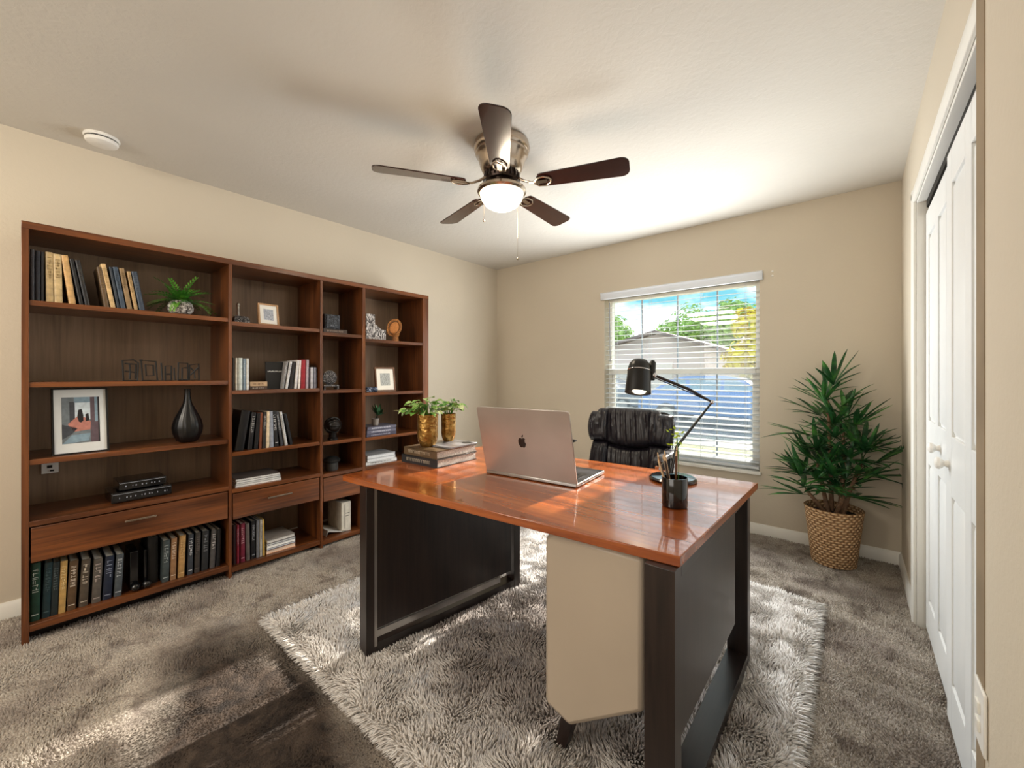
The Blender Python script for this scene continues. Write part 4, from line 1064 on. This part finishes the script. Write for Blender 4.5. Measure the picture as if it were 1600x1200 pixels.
def rrect(w_, h_, r_, n_=6, r2=None):
    r2 = r_ if r2 is None else r2; P = []
    for cx_, cz_, a0_, q in ((w_ - r2, r2, -90, r2), (w_ - r_, h_ - r_, 0, r_), (r_, h_ - r_, 90, r_), (r2, r2, 180, r2)):
        for i in range(n_ + 1): a = R(a0_ + 90 * i / n_); P.append((cx_ + q * math.cos(a), cz_ + q * math.sin(a)))
    return P
lh = .305
def alu():
    n = NT('laptop_aluminium'); n.set(Base_Color=n.ramp(n.noise(n.coords(), 6, 2), [(.3, '#b0a8a3'), (.7, '#bbb3ae')]), Metallic=.75, Roughness=.38); return n.m
ALU = alu()
lid = MB(); lid.prism([(a, 0, b) for a, b in rrect(LW, lh, .014, 6, .006)], (0, .008, 0)); lid.xf(tiltm)
lido = lid.build('lid', ALU, lap, bevel=.0012)
s_ = MB(); s_.box(.006, LW - .006, .008, .0088, .012, lh - .006); s_.xf(tiltm); s_.build('screen', M['black_gloss'], lap)
MB().cyl((.04, .006, .010), (LW - .04, .006, .010), .006, n=12).build('hinge', M['black'], lap)
# emblem: bitten apple with leaf
cx_, cz_ = LW * .485, lh * .52; S = .046
top = []
def circ(cx, cy, r, a0, a1, n_=14): return [(cx + r * math.cos(R(a0 + (a1 - a0) * i / n_)), cy + r * math.sin(R(a0 + (a1 - a0) * i / n_))) for i in range(n_ + 1)]
ap = [(0, .62), (.22, .74), (.45, .76), (.66, .62)]
ap += circ(.92, .22, .40, 122, 232, 12)
ap += [(.74, -.32), (.62, -.60), (.45, -.86), (.28, -.96), (.10, -.90), (0, -.86), (-.10, -.90), (-.28, -.96), (-.48, -.86), (-.70, -.50), (-.80, -.12), (-.80, .18), (-.70, .48), (-.52, .68), (-.32, .76), (-.15, .70)]
ap = ap[::-1]
lf_ = [(.02, .84), (.04, 1.08), (.20, 1.28), (.38, 1.36), (.36, 1.12), (.22, .92)]
m = MB(); m.prism([(cx_ + a * S * .5 * 1.05 * 1.0, -.0006, cz_ + b * S * .55) for a, b in ap], (0, .0008, 0)); m.prism([(cx_ + a * S * .5, -.0006, cz_ + b * S * .55) for a, b in lf_], (0, .0008, 0)); m.xf(tiltm)
m.build('emblem', M['black_gloss'], lido, sharp=30)
lbk = thing('paper_pad', 'white lettered notepad block beside the laptop keyboard edge', 'notepad', (-.832 - .03, 1.40, DZ), (0, 0, lr)) if False else None

# ------------------------------------------------------------------ desk books and gold pots
def desk_book(z, x0, x1, y0, y1, th, cov, pag, lab, seed, rz):
    cx, cy = (x0 + x1) / 2, (y0 + y1) / 2
    root = thing('book', lab, 'book', (cx, cy, z), (0, 0, rz), 'large books stacked on the desk')
    hx, hy = (x1 - x0) / 2, (y1 - y0) / 2; m = MB(); b = .0035
    m.box(-hx, hx, -hy, hy, 0, b).box(-hx, hx, -hy, hy, th - b, th).box(-hx, hx, -hy, -hy + .004, 0, th)
    r = random.Random(seed); x = -hx * .7
    while x < hx * .55:
        g = r.uniform(.006, .011); zz0, zz1 = th * .32, th * .7
        m.box(x, x + .0018, -hy - .0007, -hy, zz0, zz1, 1); m.box(x, x + g, -hy - .0007, -hy, r.choice((zz0, zz1 - .002, (zz0 + zz1) / 2)), r.choice((zz0, zz1 - .002, (zz0 + zz1) / 2)) + .002, 1) if False else m.box(x, x + g, -hy - .0007, -hy, zz1 - .002, zz1, 1)
        if r.random() < .6: m.box(x + g - .0018, x + g, -hy - .0007, -hy, zz0, zz1, 1)
        x += g + .004
    m.build('cover', [cov, plain('#b5a995', .5)], root, bevel=.001)
    MB().box(-hx + .003, hx - .004, -hy + .004, hy - .004, b, th - b).build('pages', pag, root)
pg = plain('#b9b4ad', .6, 0, .35, 160)
desk_book(DZ, -1.800, -1.535, 1.262, 1.545, .040, plain('#26272b', .35, 0, .2), pg, 'black large book at the bottom of the stack on the desk', 3, R(3))
desk_book(DZ + .0405, -1.790, -1.540, 1.268, 1.548, .038, plain('#5a4834', .35, 0, .2), pg, 'brown large book resting on the black one on the desk', 4, R(2))
z2 = DZ + .079
root = thing('magazine', 'thin grey glossy magazine under the gold pots with a dark round picture', 'magazine', (-1.625, 1.455, z2), (0, 0, R(4)))
MB().box(-.085, .085, -.10, .10, 0, .008).build('cover', plain('#7c7a7c', .25, 0, .2, 30), root, bevel=.001)
MB().lathe([(.026, 0), (.026, .0008), (1e-6, .0008)], 28, (.045, .062, .008)).build('round_picture', M['black'], root)
def gold_pot(x, y, z, r, h, lab, seed, spread, n_leaf, skew=(0, 0)):
    root = thing('potted_pothos', lab, 'plant', (x, y, z), 0, 'gold potted plants on the desk books')
    MB().lathe([(r * .62, 0), (r * .72, h * .03), (r * .90, h * .16), (r * .98, h * .32), (r * .96, h * .5), (r * 1.0, h * .98), (r * 1.0, h), (r * .93, h), (r * .92, h * .93), (1e-6, h * .93)], 40).build('pot', M['gold'], root)
    MB().lathe([(r * .915, 0), (r * .9, .006), (1e-6, .010)], 24, (0, 0, h * .93)).build('soil', M['soil'], root)
    m = MB(); st = MB(); q = random.Random(seed)
    for i in range(n_leaf):
        az = q.uniform(0, 2 * PI); el = R(q.uniform(15, 85)); D = spread * q.uniform(.35, 1) * math.cos(el) ** .5
        tip = Vector((D * math.cos(az) + skew[0] * q.random(), D * math.sin(az) + skew[1] * q.random(), h + .005 + .075 * math.sin(el) * q.uniform(.5, 1.1) - .02 * (D / spread) ** 2))
        b0 = Vector((r * .4 * math.cos(az), r * .4 * math.sin(az), h * .95)); st.tube([b0, (b0 + tip) / 2 + Vector((0, 0, .02)), tip], .0012, 5)
        d = Vector((math.cos(az), math.sin(az), q.uniform(-.7, .3))).normalized(); s = d.cross(Vector((q.uniform(-.4, .4), q.uniform(-.4, .4), 1))).normalized(); nn_ = s.cross(d)
        L = q.uniform(.035, .055); Wd = L * .40
        sh = [(0, 0, 0), (.12, .75, .05), (.35, 1, .12), (.65, .68, .10), (.88, .25, -.02), (1, 0, -.1)]
        vs = []
        for t, w_, cz in sh:
            c = tip + d * L * t
            vs += [c + s * Wd * w_ + nn_ * L * cz, c + nn_ * L * (cz - .10 * w_), c - s * Wd * w_ + nn_ * L * cz]
        fs = []
        for k in range(5): fs += [(k * 3, k * 3 + 1, k * 3 + 4, k * 3 + 3), (k * 3 + 1, k * 3 + 2, k * 3 + 5, k * 3 + 4)]
        m.add(vs, fs)
    st.build('stems', M['leaf_fern'], root); m.build('leaves', M['leaf_pothos'], root, recalc=False)
gold_pot(-1.700, 1.350, z2, .054, .165, 'nearer gold hammered pot with pale green trailing leaves', 21, .115, 56, (-.03, -.02))
gold_pot(-1.700, 1.492, z2 + .0085, .040, .150, 'farther smaller gold pot half hidden behind the nearer one', 22, .085, 34, (.02, .0))

# ------------------------------------------------------------------ pen cup, lamp
cupx, cupy = -.468, 1.424
cup = thing('pen_cup', 'glossy black cylindrical pen cup near the desk front corner', 'pen cup', (cupx, cupy, DZ))
MB().lathe([(.036, 0), (.0405, .003), (.0415, .008), (.0415, .098), (.0405, .100), (.0385, .100), (.0385, .012), (1e-6, .012)], 48).build('cup', M['black_gloss'], cup)
pens = [(-.020, -.006, -.055, .0, .185, '#6b4327', 'brown pencil'), (-.012, .010, -.035, .02, .19, '#b89a78', 'tan brush'), (-.024, .004, -.075, .01, .165, '#cfc3ae', 'cream pencil'), (-.006, -.012, -.020, -.02, .18, '#3a2b22', 'dark pencil'), (.000, .012, -.004, .03, .215, '#7a4a26', 'copper pencil'), (.006, -.004, .004, -.004, .20, '#57351f', 'umber pencil'), (-.016, .016, -.060, .03, .172, '#9a9388', 'grey pen'), (-.018, -.014, -.048, -.02, .168, '#c8b08e', 'sand coloured brush')]
for x, y, tx, ty, h, c, lab in pens:
    h *= .86
    root = thing('pencil', lab + ' leaning in the black pen cup', 'pencil', (cupx + x * .5, cupy + y * .5, DZ + .0135), 0, 'pencils in the pen cup')
    d = Vector((tx - x * .5, ty - y * .5, h)); d = d * .5 if False else d
    k = .085 / h; side_ = Vector((tx * k, ty * k, 0))
    lim = .032
    tipx, tipy = tx, ty
    at_rim = Vector((x * .5 + tx * k, y * .5 + ty * k, 0))
    sc_ = min(1, lim / max(1e-6, at_rim.length)); tx2, ty2 = tx * sc_, ty * sc_
    m = MB(); m.cyl((0, 0, 0), (tx2, ty2, h - .012), .0032, n=8); m.build('shaft', plain(c, .4), root)
    m = MB(); e = Vector((tx2, ty2, h - .012)); m.cyl(e, e + Vector((tx2 * .07, ty2 * .07, .016)), .0034, .0012, n=8); m.build('tip', plain('#d9b98d', .5) if h < .19 else M['black'], root)
q = MB(); root = thing('sprig', 'small yellow green sprig standing in the pen cup', 'plant', (cupx + .006, cupy + .014, DZ + .0135))
q.tube([(0, 0, 0), (.0, .01, .12), (-.006, .014, .212)], .0014, 5); q.build('stem', M['leaf_fern'], root)
m = MB(); rq = random.Random(2)
for i in range(26):
    b_ = Vector((-.006 + rq.uniform(-.025, .012), .014 + rq.uniform(-.015, .015), .20 + rq.uniform(-.012, .045))); d = Vector((rq.uniform(-1, 1), rq.uniform(-1, 1), rq.uniform(-.2, 1))).normalized() * .017; s = d.orthogonal().normalized() * .004
    m.add([b_, b_ + d * .5 + s, b_ + d, b_ + d * .5 - s], [(0, 1, 2, 3)])
m.build('leaves', plain('#a8c030', .5, 0, .25), root, recalc=False)

lx, ly = -.59, 1.772
lamp = thing('desk_lamp', 'black swing arm desk lamp with a lit cylindrical shade', 'lamp', (lx, ly, DZ))
MB().lathe([(.090, 0), (.095, .003), (.095, .010), (.088, .016), (.02, .020), (.014, .028), (1e-6, .028)], 48).build('base', M['black_gloss'], lamp)
tb = Vector((-.008, -.004, .02)); tm = Vector((0.012, .008, .14)); j1 = Vector((.128, .108, .332)); j2 = Vector((-.062, -.050, .446))
hc = Vector((-.112, -.090, .444))
m = MB(); m.tube([tb, tm, j1 * .55 + tm * .45, j1], [.007, .006, .0055, .004], 10); m.build('lower_arm', M['black'], lamp)
m = MB(); up_ = Vector((0, 0, .010))
m.tube([j1, j1 * .6 + j2 * .4 + up_ * .9, j2 + up_ * .0], [.004, .0065, .006], 10); m.tube([j1 - up_ * .2, j1 * .6 + j2 * .4 - up_ * .3, j2 - up_ * 1.0], .0022, 6)
m.build('upper_arm', plain('#1d1613', .35), lamp)
m = MB(); m.ball(j1, .009, 8); m.ball(j2, .012, 8); m.build('joint', M['chrome'], lamp)
S_ = MB()
prof = [(.0535, -.075), (.050, -.02), (.047, .03), (.042, .052), (.030, .068), (.012, .074), (1e-6, .075)]
S_.lathe(prof + [], 40); k0 = len(S_.v)
S_.lathe([(.0535, -.075), (.0505, -.0748), (.047, -.02), (.044, .03), (1e-6, .045)], 40)
tl_ = Matrix.Translation(hc) @ Matrix.Rotation(YAW, 4, 'Z') @ Matrix.Rotation(R(8), 4, 'Y') @ Matrix.Rotation(R(-14), 4, 'X')
S_.xf(tl_); shade = S_.build('shade', M['black'], lamp)
m = MB(); m.tube([(.0482 * math.cos(2 * PI * k / 32), .0482 * math.sin(2 * PI * k / 32), .022) for k in range(32)], .0022, 6, 0, True); m.xf(tl_); m.build('band', M['chrome'], shade)
m = MB(); m.lathe([(.012, -.03), (.014, .0), (.014, .045), (.008, .055), (1e-6, .056)], 16, (.056, .0, .02)); m.xf(tl_); m.build('knob', M['black'], shade)
m = MB(); m.ball((0, 0, -.045), .026, 12); m.xf(tl_); m.build('bulb', M['bulb'], lamp)
light('desk_lamp_light', 'POINT', Vector((lx, ly, DZ)) + hc + Vector((0, 0, -.085)), (0, 0, 0), 1.2, (1, .85, .6), shadow_soft_size=.03)

# ------------------------------------------------------------------ office chair
CX, CY = -1.075, 2.30
ch = thing('office_chair', 'black leather executive chair with padded back behind the desk', 'chair', (CX, CY, 0.0), (0, 0, R(4)))
def cushion(x0, x1, z0, z1, y, th, bulge, wr=0, seed=0, nx=26, nz=26, shape=None, pw=4, curve=0):
    """closed padded block, front towards -y; wr = wrinkle depth"""
    r = random.Random(seed); ph = [r.uniform(0, 6) for _ in range(8)]
    m = MB()
    def P(u, v, f):
        a = 2 * u - 1; b = 2 * v - 1
        ex_ = (1 - abs(a) ** pw) * (1 - abs(b) ** pw); ex_ = max(0, ex_) ** .5
        X = x0 + (x1 - x0) * u; Z = z0 + (z1 - z0) * v
        if shape: X, Z = shape(u, v, X, Z)
        d = th * ex_ * (1 if f > 0 else .35)
        if f > 0 and wr:
            g = math.sin(a * 17 + ph[0] + 1.6 * math.sin(b * 2.3 + ph[1])) * (.5 + .5 * math.sin(b * 2 + ph[2] + a * 3)) + .6 * math.sin(a * 31 + ph[3] + b * 2.5)
            d += wr * g * ex_
        yy = y + curve * a * a * -1
        return (X, yy - d * (1 if f > 0 else -1), Z)
    n1 = len(m.v); m.grid(lambda u, v: P(u, v, 1), nx, nz); m.grid(lambda u, v: P(u, v, -1), nx, nz)
    return m
def rake(m): return m.xf(Matrix.Translation((0, 0, .45)) @ Matrix.Rotation(R(-9), 4, 'X') @ Matrix.Translation((0, 0, -.45)))
yb_ = .10
HT = .99
def topcurve(u, v, X, Z):
    return X, Z + (v * .012 * (1 - (X / .24) ** 2))
def midc(u, v, X, Z): return X, Z - (1 - v) * (.03 * (1 - (X / .17) ** 2)) + v * .010 * (1 - (X / .24) ** 2)
rake(cushion(-.158, .158, .80, 1.01, yb_, .062, 0, .005, 1, 48, 26, midc, pw=6)).build('headrest', M['leather'], ch)
for s in (-1, 1):
    def wing(u, v, X, Z, s=s): 
        return X + s * .018 * math.sin(v * PI) * (1 if (u > .5) == (s > 0) else 0), Z + (.012 * v if (u < .5) == (s > 0) else -.012 * v + .0)
    rake(cushion(min(s * .125, s * .256), max(s * .125, s * .256), .795, 1.00, yb_ - .012, .062, 0, .003, 2 + s, 20, 26, wing, pw=5)).build('headrest_wing', M['leather'], ch)
    def low(u, v, X, Z, s=s):
        return X + s * .03 * (1 - v) * (1 if (u > .5) == (s > 0) else 0), Z
    rake(cushion(min(s * .125, s * .240), max(s * .125, s * .240), .46, .80, yb_ - .010, .055, 0, .003, 8 + s, 20, 26, low)).build('side_bolster', M['leather'], ch)
rake(cushion(-.158, .158, .45, .795, yb_, .048, 0, .005, 5, 40, 30, lambda u, v, X, Z: (X, Z - v * .028 * (1 - (X / .17) ** 2)))).build('back_cushion', M['leather'], ch)
m = MB(); m.prism([(a, .118, b) for a, b in [(-.25, .47), (.25, .47), (.245, .80), (.255, .985), (.20, 1.005), (-.20, 1.005), (-.255, .985), (-.245, .80)]], (0, .022, 0)); rake(m); m.build('back_shell', M['black_matte'], ch, bevel=.006)
m = MB(); rake(m.tube([(.262, .112, .48), (.258, .112, .80), (.268, .112, .975)], .004, 6)).build('piping', plain('#8f95a5', .3, .6), ch)
def seatf(u, v, f):
    a = 2 * u - 1; b = 2 * v - 1; e = (max(0, (1 - abs(a) ** 5) * (1 - abs(b) ** 5))) ** .5
    return (a * .26, -.44 + .50 * v, .42 + (.07 if f > 0 else -.04) * e)
m = MB(); m.grid(lambda u, v: seatf(u, v, 1), 24, 24).grid(lambda u, v: seatf(u, v, -1), 24, 24); m.build('seat', M['leather'], ch)
for s in (-1, 1):
    a_ = MB(); x = s * .315
    a_.tube([(s * .27, -.02, .42), (x, -.03, .50), (x, -.02, .73), (x, -.10, .775), (x, -.24, .778), (x, -.33, .755), (x, -.335, .70), (x, -.28, .60), (s * .28, -.22, .43)], .012, 10)
    arm = a_.build('armrest', M['chrome'], ch)
    p_ = MB(); p_.grid(lambda u, v: (x + (u - .5) * .06, -.33 + v * .33, .785 + .016 * (max(0, (1 - (2 * u - 1) ** 4) * (1 - (2 * v - 1) ** 6))) ** .5), 10, 16)
    p_.grid(lambda u, v: (x + (u - .5) * .06, -.33 + v * .33, .785 - .008 * (max(0, (1 - (2 * u - 1) ** 4) * (1 - (2 * v - 1) ** 6))) ** .5), 10, 16)
    p_.build('arm_pad', M['leather'], arm)
MB().cyl((0, -.18, .09), (0, -.18, .40), .026, n=20).build('gas_column', M['black'], ch)
for k in range(5):
    a_ = R(72 * k + 20); e = Vector((math.cos(a_) * .30, -.18 + math.sin(a_) * .30, .085))
    m = MB(); m.tube([(0, -.18, .115), (math.cos(a_) * .15, -.18 + math.sin(a_) * .15, .108), e], [.026, .02, .014], 10); lg = m.build('base_leg', M['black'], ch)
    m = MB()
    for sd in (-1, 1):
        n3 = Vector((-math.sin(a_), math.cos(a_), 0)) * .013 * sd
        m.cyl(Vector((e.x, e.y, .052)) + n3 * .4, Vector((e.x, e.y, .052)) + n3 * 1.7, .026, n=18)
    m.cyl((e.x, e.y, .055), (e.x, e.y, .09), .006, n=8); m.build('caster', M['black_matte'], lg)

# ------------------------------------------------------------------ floor plant
PX, PY = -.100, 3.330
fp = thing('potted_palm', 'tall dark green palm in a woven basket in the back right corner', 'plant', (PX, PY, 0.008))
MB().lathe([(.108, 0), (.116, .004), (.122, .05), (.135, .18), (.150, .32), (.154, .345), (.156, .352), (.150, .356), (.144, .350), (.142, .31), (1e-6, .31)], 56).build('basket', M['wicker'], fp)
MB().lathe([(.141, 0), (.12, .006), (1e-6, .012)], 28, (0, 0, .31)).build('soil', M['soil'], fp)
rp = random.Random(17)
stems = []
for i, (x, y, h, lx_, ly_) in enumerate(((-.025, .0, .62, -.06, .02), (.03, .01, .84, .02, .02), (.01, -.04, .50, .05, -.07), (-.01, .035, 1.03, -.02, .03), (.045, -.02, .68, .10, .0), (-.04, -.02, .46, -.10, -.05))):
    top = Vector((x + lx_, y + ly_, h)); b_ = Vector((x, y, .31)); mid_ = (b_ + top) / 2 + Vector((rp.uniform(-.01, .01), rp.uniform(-.01, .01), 0))
    m = MB(); m.tube([b_, mid_, top], [.014, .011, .007], 10)
    for q in range(7): t = .1 + q * .13; c = b_.lerp(top, t); m.lathe([(.0125, -.003), (.0145, 0), (.0125, .003)], 10, c)
    m.build('stem', plain('#6b4f38', .7, 0, .3, 60), fp); stems.append((b_, top))
m = MB()
def leaflet(m, b, d, L, W, droop):
    d = d.normalized(); s = d.cross(Vector((0, 0, 1)));
    if s.length < .05: s = Vector((1, 0, 0))
    s.normalize(); vs = []; n_ = 6
    for k in range(n_ + 1):
        t = k / n_; w_ = W * (math.sin(PI * min(1, t * .92 + .06)) ** .7) * (1 if k < n_ else 0)
        c = b + d * L * t + Vector((0, 0, -droop * L * t * t))
        X_ = PX + c.x; Y_ = PY + c.y
        if X_ > XR - .012: c.x = XR - .012 - PX - .002 * t
        if Y_ > YB - .012: c.y = YB - .012 - PY - .002 * t
        nrm = s.cross(d)
        vs += [c + s * w_, c - nrm * w_ * .35, c - s * w_]
    for i_, v_ in enumerate(vs):
        vs[i_] = Vector((min(v_.x, XR - .008 - PX), min(v_.y, YB - .008 - PY), v_.z))
    fs = []
    for k in range(n_): fs += [(k * 3, k * 3 + 1, k * 3 + 4, k * 3 + 3), (k * 3 + 1, k * 3 + 2, k * 3 + 5, k * 3 + 4)]
    m.add(vs, fs)
def fan(m, pet, b, az, el, lp, L, nl):
    d = Vector((math.cos(az) * math.cos(el), math.sin(az) * math.cos(el), math.sin(el)))
    e = b + d * lp; pet.tube([b, b + d * lp * .5 + Vector((0, 0, .012)), e], [.003, .0025, .002], 5)
    sd = d.cross(Vector((0, 0, 1))).normalized(); 
    for k in range(nl):
        f = (k / (nl - 1) - .5) * 2; a = f * R(62)
        dd_ = d * math.cos(a) + sd * math.sin(a) + Vector((0, 0, rp.uniform(-.12, .18)))
        leaflet(m, e, dd_, L * (1 - .25 * abs(f)) * rp.uniform(.88, 1.1), .0140, rp.uniform(.05, .28))
pet = MB()
for (b_, top) in stems:
    nf = 9 if top.z > .6 else 6
    for i in range(nf):
        t = 1 - .45 * (i / nf); c = b_.lerp(top, t); az = i * 2.399 + top.x * 20
        el = R(72 - 75 * (i / nf)) ; lp = rp.uniform(.06, .12)
        fan(m, pet, c, az, el, lp, rp.uniform(.22, .31), 7)
pet.build('petioles', plain('#2c4a22', .5), fp)
m.build('foliage', M['leaf_dark'], fp, recalc=False)
for i in range(0): pass

# ------------------------------------------------------------------ outside
GZ = -.25
def gmat(name, stops, sc_=3, rough=.9):
    n = NT(name); v = n.coords(); n.set(Base_Color=n.ramp(n.noise(v, sc_, 5, .65), stops), Roughness=rough); return n.m
struct(MB().box(-60, 40, YB + .15, 9.2, GZ - .1, GZ).build('lawn_near', gmat('lawn', [(.3, '#4f5427'), (.6, '#76773c'), (.8, '#8c8858')])))
struct(MB().box(-60, 40, 9.2, 10.4, GZ - .1, GZ + .01).build('pavement', gmat('pavement', [(.3, '#8d897f'), (.7, '#9c978d')])))
struct(MB().box(-60, 40, 10.4, 17.5, GZ - .1, GZ - .02).build('road', gmat('asphalt', [(.3, '#5d5e62'), (.7, '#707177')])))
struct(MB().box(-60, 40, 17.5, 80, GZ - .1, GZ).build('lawn_far', gmat('lawn2', [(.3, '#686d3c'), (.7, '#8c8c5c')])))
# car
def car(loc, rz, col, lab):
    root = thing('car', lab, 'car', loc, rz)
    L, Wc = 4.6, 1.75
    side = [(-2.3, .35), (-2.28, .75), (-2.05, .92), (-1.75, .98), (-1.2, 1.02), (1.15, .98), (1.75, .88), (2.15, .72), (2.3, .5), (2.28, .3)]
    wheel = []
    m = MB()
    secs = []
    for y, inset, zs in ((-Wc / 2, .08, 0), (-Wc / 2 + .05, 0, 0), (Wc / 2 - .05, 0, 0), (Wc / 2, .08, 0)):
        secs.append([(x * (1 - inset * .2), y, z_ if inset == 0 else z_ - .03 * (z_ > .6)) for x, z_ in side])
    n_ = len(side)
    for a, b in zip(secs[:-1], secs[1:]): m.add(a + b, [(i, (i + 1) % n_, n_ + (i + 1) % n_, n_ + i) for i in range(n_)])
    m.add(secs[0], [tuple(range(n_))]); m.add(secs[-1], [tuple(range(n_))])
    body = m.build('body', plain(col, .18, .3, .03, 1, coat=.6), root, bevel=.04)
    cab = [(-1.95, .96), (-1.35, 1.36), (-.9, 1.45), (.1, 1.46), (.55, 1.38), (1.2, .97)]
    m = MB(); n_ = len(cab); A = [(x, -.80 + (z_ - .96) * .32, z_) for x, z_ in cab]; B = [(x, .80 - (z_ - .96) * .32, z_) for x, z_ in cab]
    m.add(A + B, [(i, (i + 1) % n_, n_ + (i + 1) % n_, n_ + i) for i in range(n_)] + [tuple(range(n_)), tuple(range(n_, 2 * n_))])
    m.build('cabin', plain(col, .18, .3, .03, 1, coat=.6), root, bevel=.03)
    gl_ = plain('#7fa0b5', .08, .0, .05)
    for s in (-1, 1):
        for win_ in ([(-1.68, 1.02), (-1.28, 1.30), (-.92, 1.38), (-.82, 1.02)], [(-.74, 1.02), (-.80, 1.39), (.06, 1.40), (.06, 1.02)], [(.14, 1.02), (.14, 1.40), (.50, 1.32), (.98, 1.02)]):
            m = MB(); m.prism([(x, s * (.80 - (z_ - .96) * .32 + .006), z_) for x, z_ in win_], (0, -s * .004, 0)); m.build('side_window', gl_, root)
        m = MB(); m.box(-2.26, -2.1, s * .60 - .15, s * .60 + .15, .68, .80); m.build('tail_lamp', plain('#a02018', .2), root)
        m = MB(); m.box(2.12, 2.27, s * .60 - .15, s * .60 + .15, .52, .64); m.build('head_lamp', M['white'], root)
    for x in (-1.40, 1.40):
        for s in (-1, 1):
            m = MB(); m.tube([(x, s * .90, .32), (x, s * .70, .32)], .33, 28); w_ = m.build('wheel', plain('#17171a', .6), root, bevel=.02)
            m = MB(); m.tube([(x, s * .91, .32), (x, s * .885, .32)], .21, 20); m.build('rim', M['steel'], w_)
    return root
car((-2.9, 13.2, GZ - .02), R(0), '#5c86c4', 'blue sedan parked on the street outside the window')
car((-8.2, 15.6, GZ - .02), R(0), '#6d7480', 'grey car parked across the street further left outside')
# neighbour house, gable end facing
hs = thing('house', 'pale pink neighbouring house with low gable roof across the street', 'house', (0, 0, GZ))
m = MB(); m.box(-13.5, -4.6, 22.2, 32, 0, 2.55); m.prism([(-13.5, 22.2, 2.55), (-4.6, 22.2, 2.55), (-8.2, 22.2, 3.70)], (0, 9.8, 0)); m.build('wall', plain('#e0cdc9', .9, 0, .03, 1), hs)
m = MB()
m.prism([(-8.2, 21.7, 3.72), (-8.2, 21.7, 3.88), (-4.0, 21.7, 2.50), (-4.0, 21.7, 2.36)], (0, 10.8, 0)); m.prism([(-8.2, 21.7, 3.72), (-8.2, 21.7, 3.88), (-14.1, 21.7, 2.50), (-14.1, 21.7, 2.36)], (0, 10.8, 0)); m.build('roof', plain('#7d6f6c', .9, 0, .1, 8), hs)
m = MB(); m.box(-11.3, -7.4, 22.14, 22.2, 0, 2.15); m.build('garage_door', plain('#eadcd6', .8, 0, .02), hs)
for k in range(1, 4): pass
m = MB(); m.box(-4.6, 3.0, 24.5, 31, 0, 2.5); m.build('wing_wall', plain('#e2cfb2', .9, 0, .05), hs)
m = MB(); m.prism([(-5.0, 24.0, 2.45), (-5.0, 27.7, 3.9), (-5.0, 31.5, 2.45)], (8.5, 0, 0)); m.build('wing_roof', plain('#b9a8a3', .9, 0, .1, 8), hs)
for x in (-3.4, -.6): MB().box(x, x + 1.0, 24.45, 24.5, .9, 2.0).build('window', plain('#51606b', .1), hs)
def tree(x, y, h, r, mat, lab, n_leaf, seed, cat='tree', tr=.16):
    q = random.Random(seed); root = thing('tree', lab, cat, (x, y, GZ))
    m = MB(); m.tube([(0, 0, 0), (.1, 0, h * .3), (0, .1, h * .6)], [tr, tr * .7, tr * .4], 8); m.build('trunk', plain('#5c4a3a', .9), root)
    m = MB(); blobs = [(Vector((q.uniform(-.6, .6) * r, q.uniform(-.5, .5) * r, h * .62 + q.uniform(-.22, .28) * h)), r * q.uniform(.35, .6)) for _ in range(9)]
    for i in range(n_leaf):
        c, br = q.choice(blobs); d = Vector((q.gauss(0, 1), q.gauss(0, 1), q.gauss(0, 1))).normalized(); p_ = c + d * br * q.uniform(.6, 1.05); s = d.orthogonal().normalized(); t = d.cross(s); a = q.uniform(0, 6); s, t = s * math.cos(a) + t * math.sin(a), t * math.cos(a) - s * math.sin(a)
        z_ = q.uniform(.10, .20) * (1 + r * .14)
        m.add([p_ - s * z_, p_ - t * z_ * .5, p_ + s * z_, p_ + t * z_ * .5 + d * z_ * .4], [(0, 1, 2, 3)])
    m.build('foliage', mat, root, recalc=False)
tg = gmat('tree_leaves', [(.3, '#57803a'), (.5, '#8ab058'), (.7, '#b5cf80')], 2); ty_ = gmat('yellow_leaves', [(.3, '#a89a1c'), (.6, '#d8c832')], 3)
tree(-19.5, 40, 8.0, 3.6, tg, 'leftmost green tree behind the neighbouring house', 6000, 1)
tree(-13.2, 47, 9.0, 4.0, tg, 'green tree rising left of the gable peak', 6000, 2)
tree(-7.0, 40, 7.2, 3.4, tg, 'green tree rising right of the gable peak', 6000, 3)
tree(-1.6, 48, 8.6, 3.8, tg, 'green tree behind the lower wing of the house', 6000, 4)
tree(-2.7, 18.9, 3.9, 1.25, ty_, 'bright yellow tree at the right edge of the window view', 1800, 5)
tree(4.4, 38, 7.6, 3.0, tg, 'tall green tree at the far right of the window view', 5000, 6)
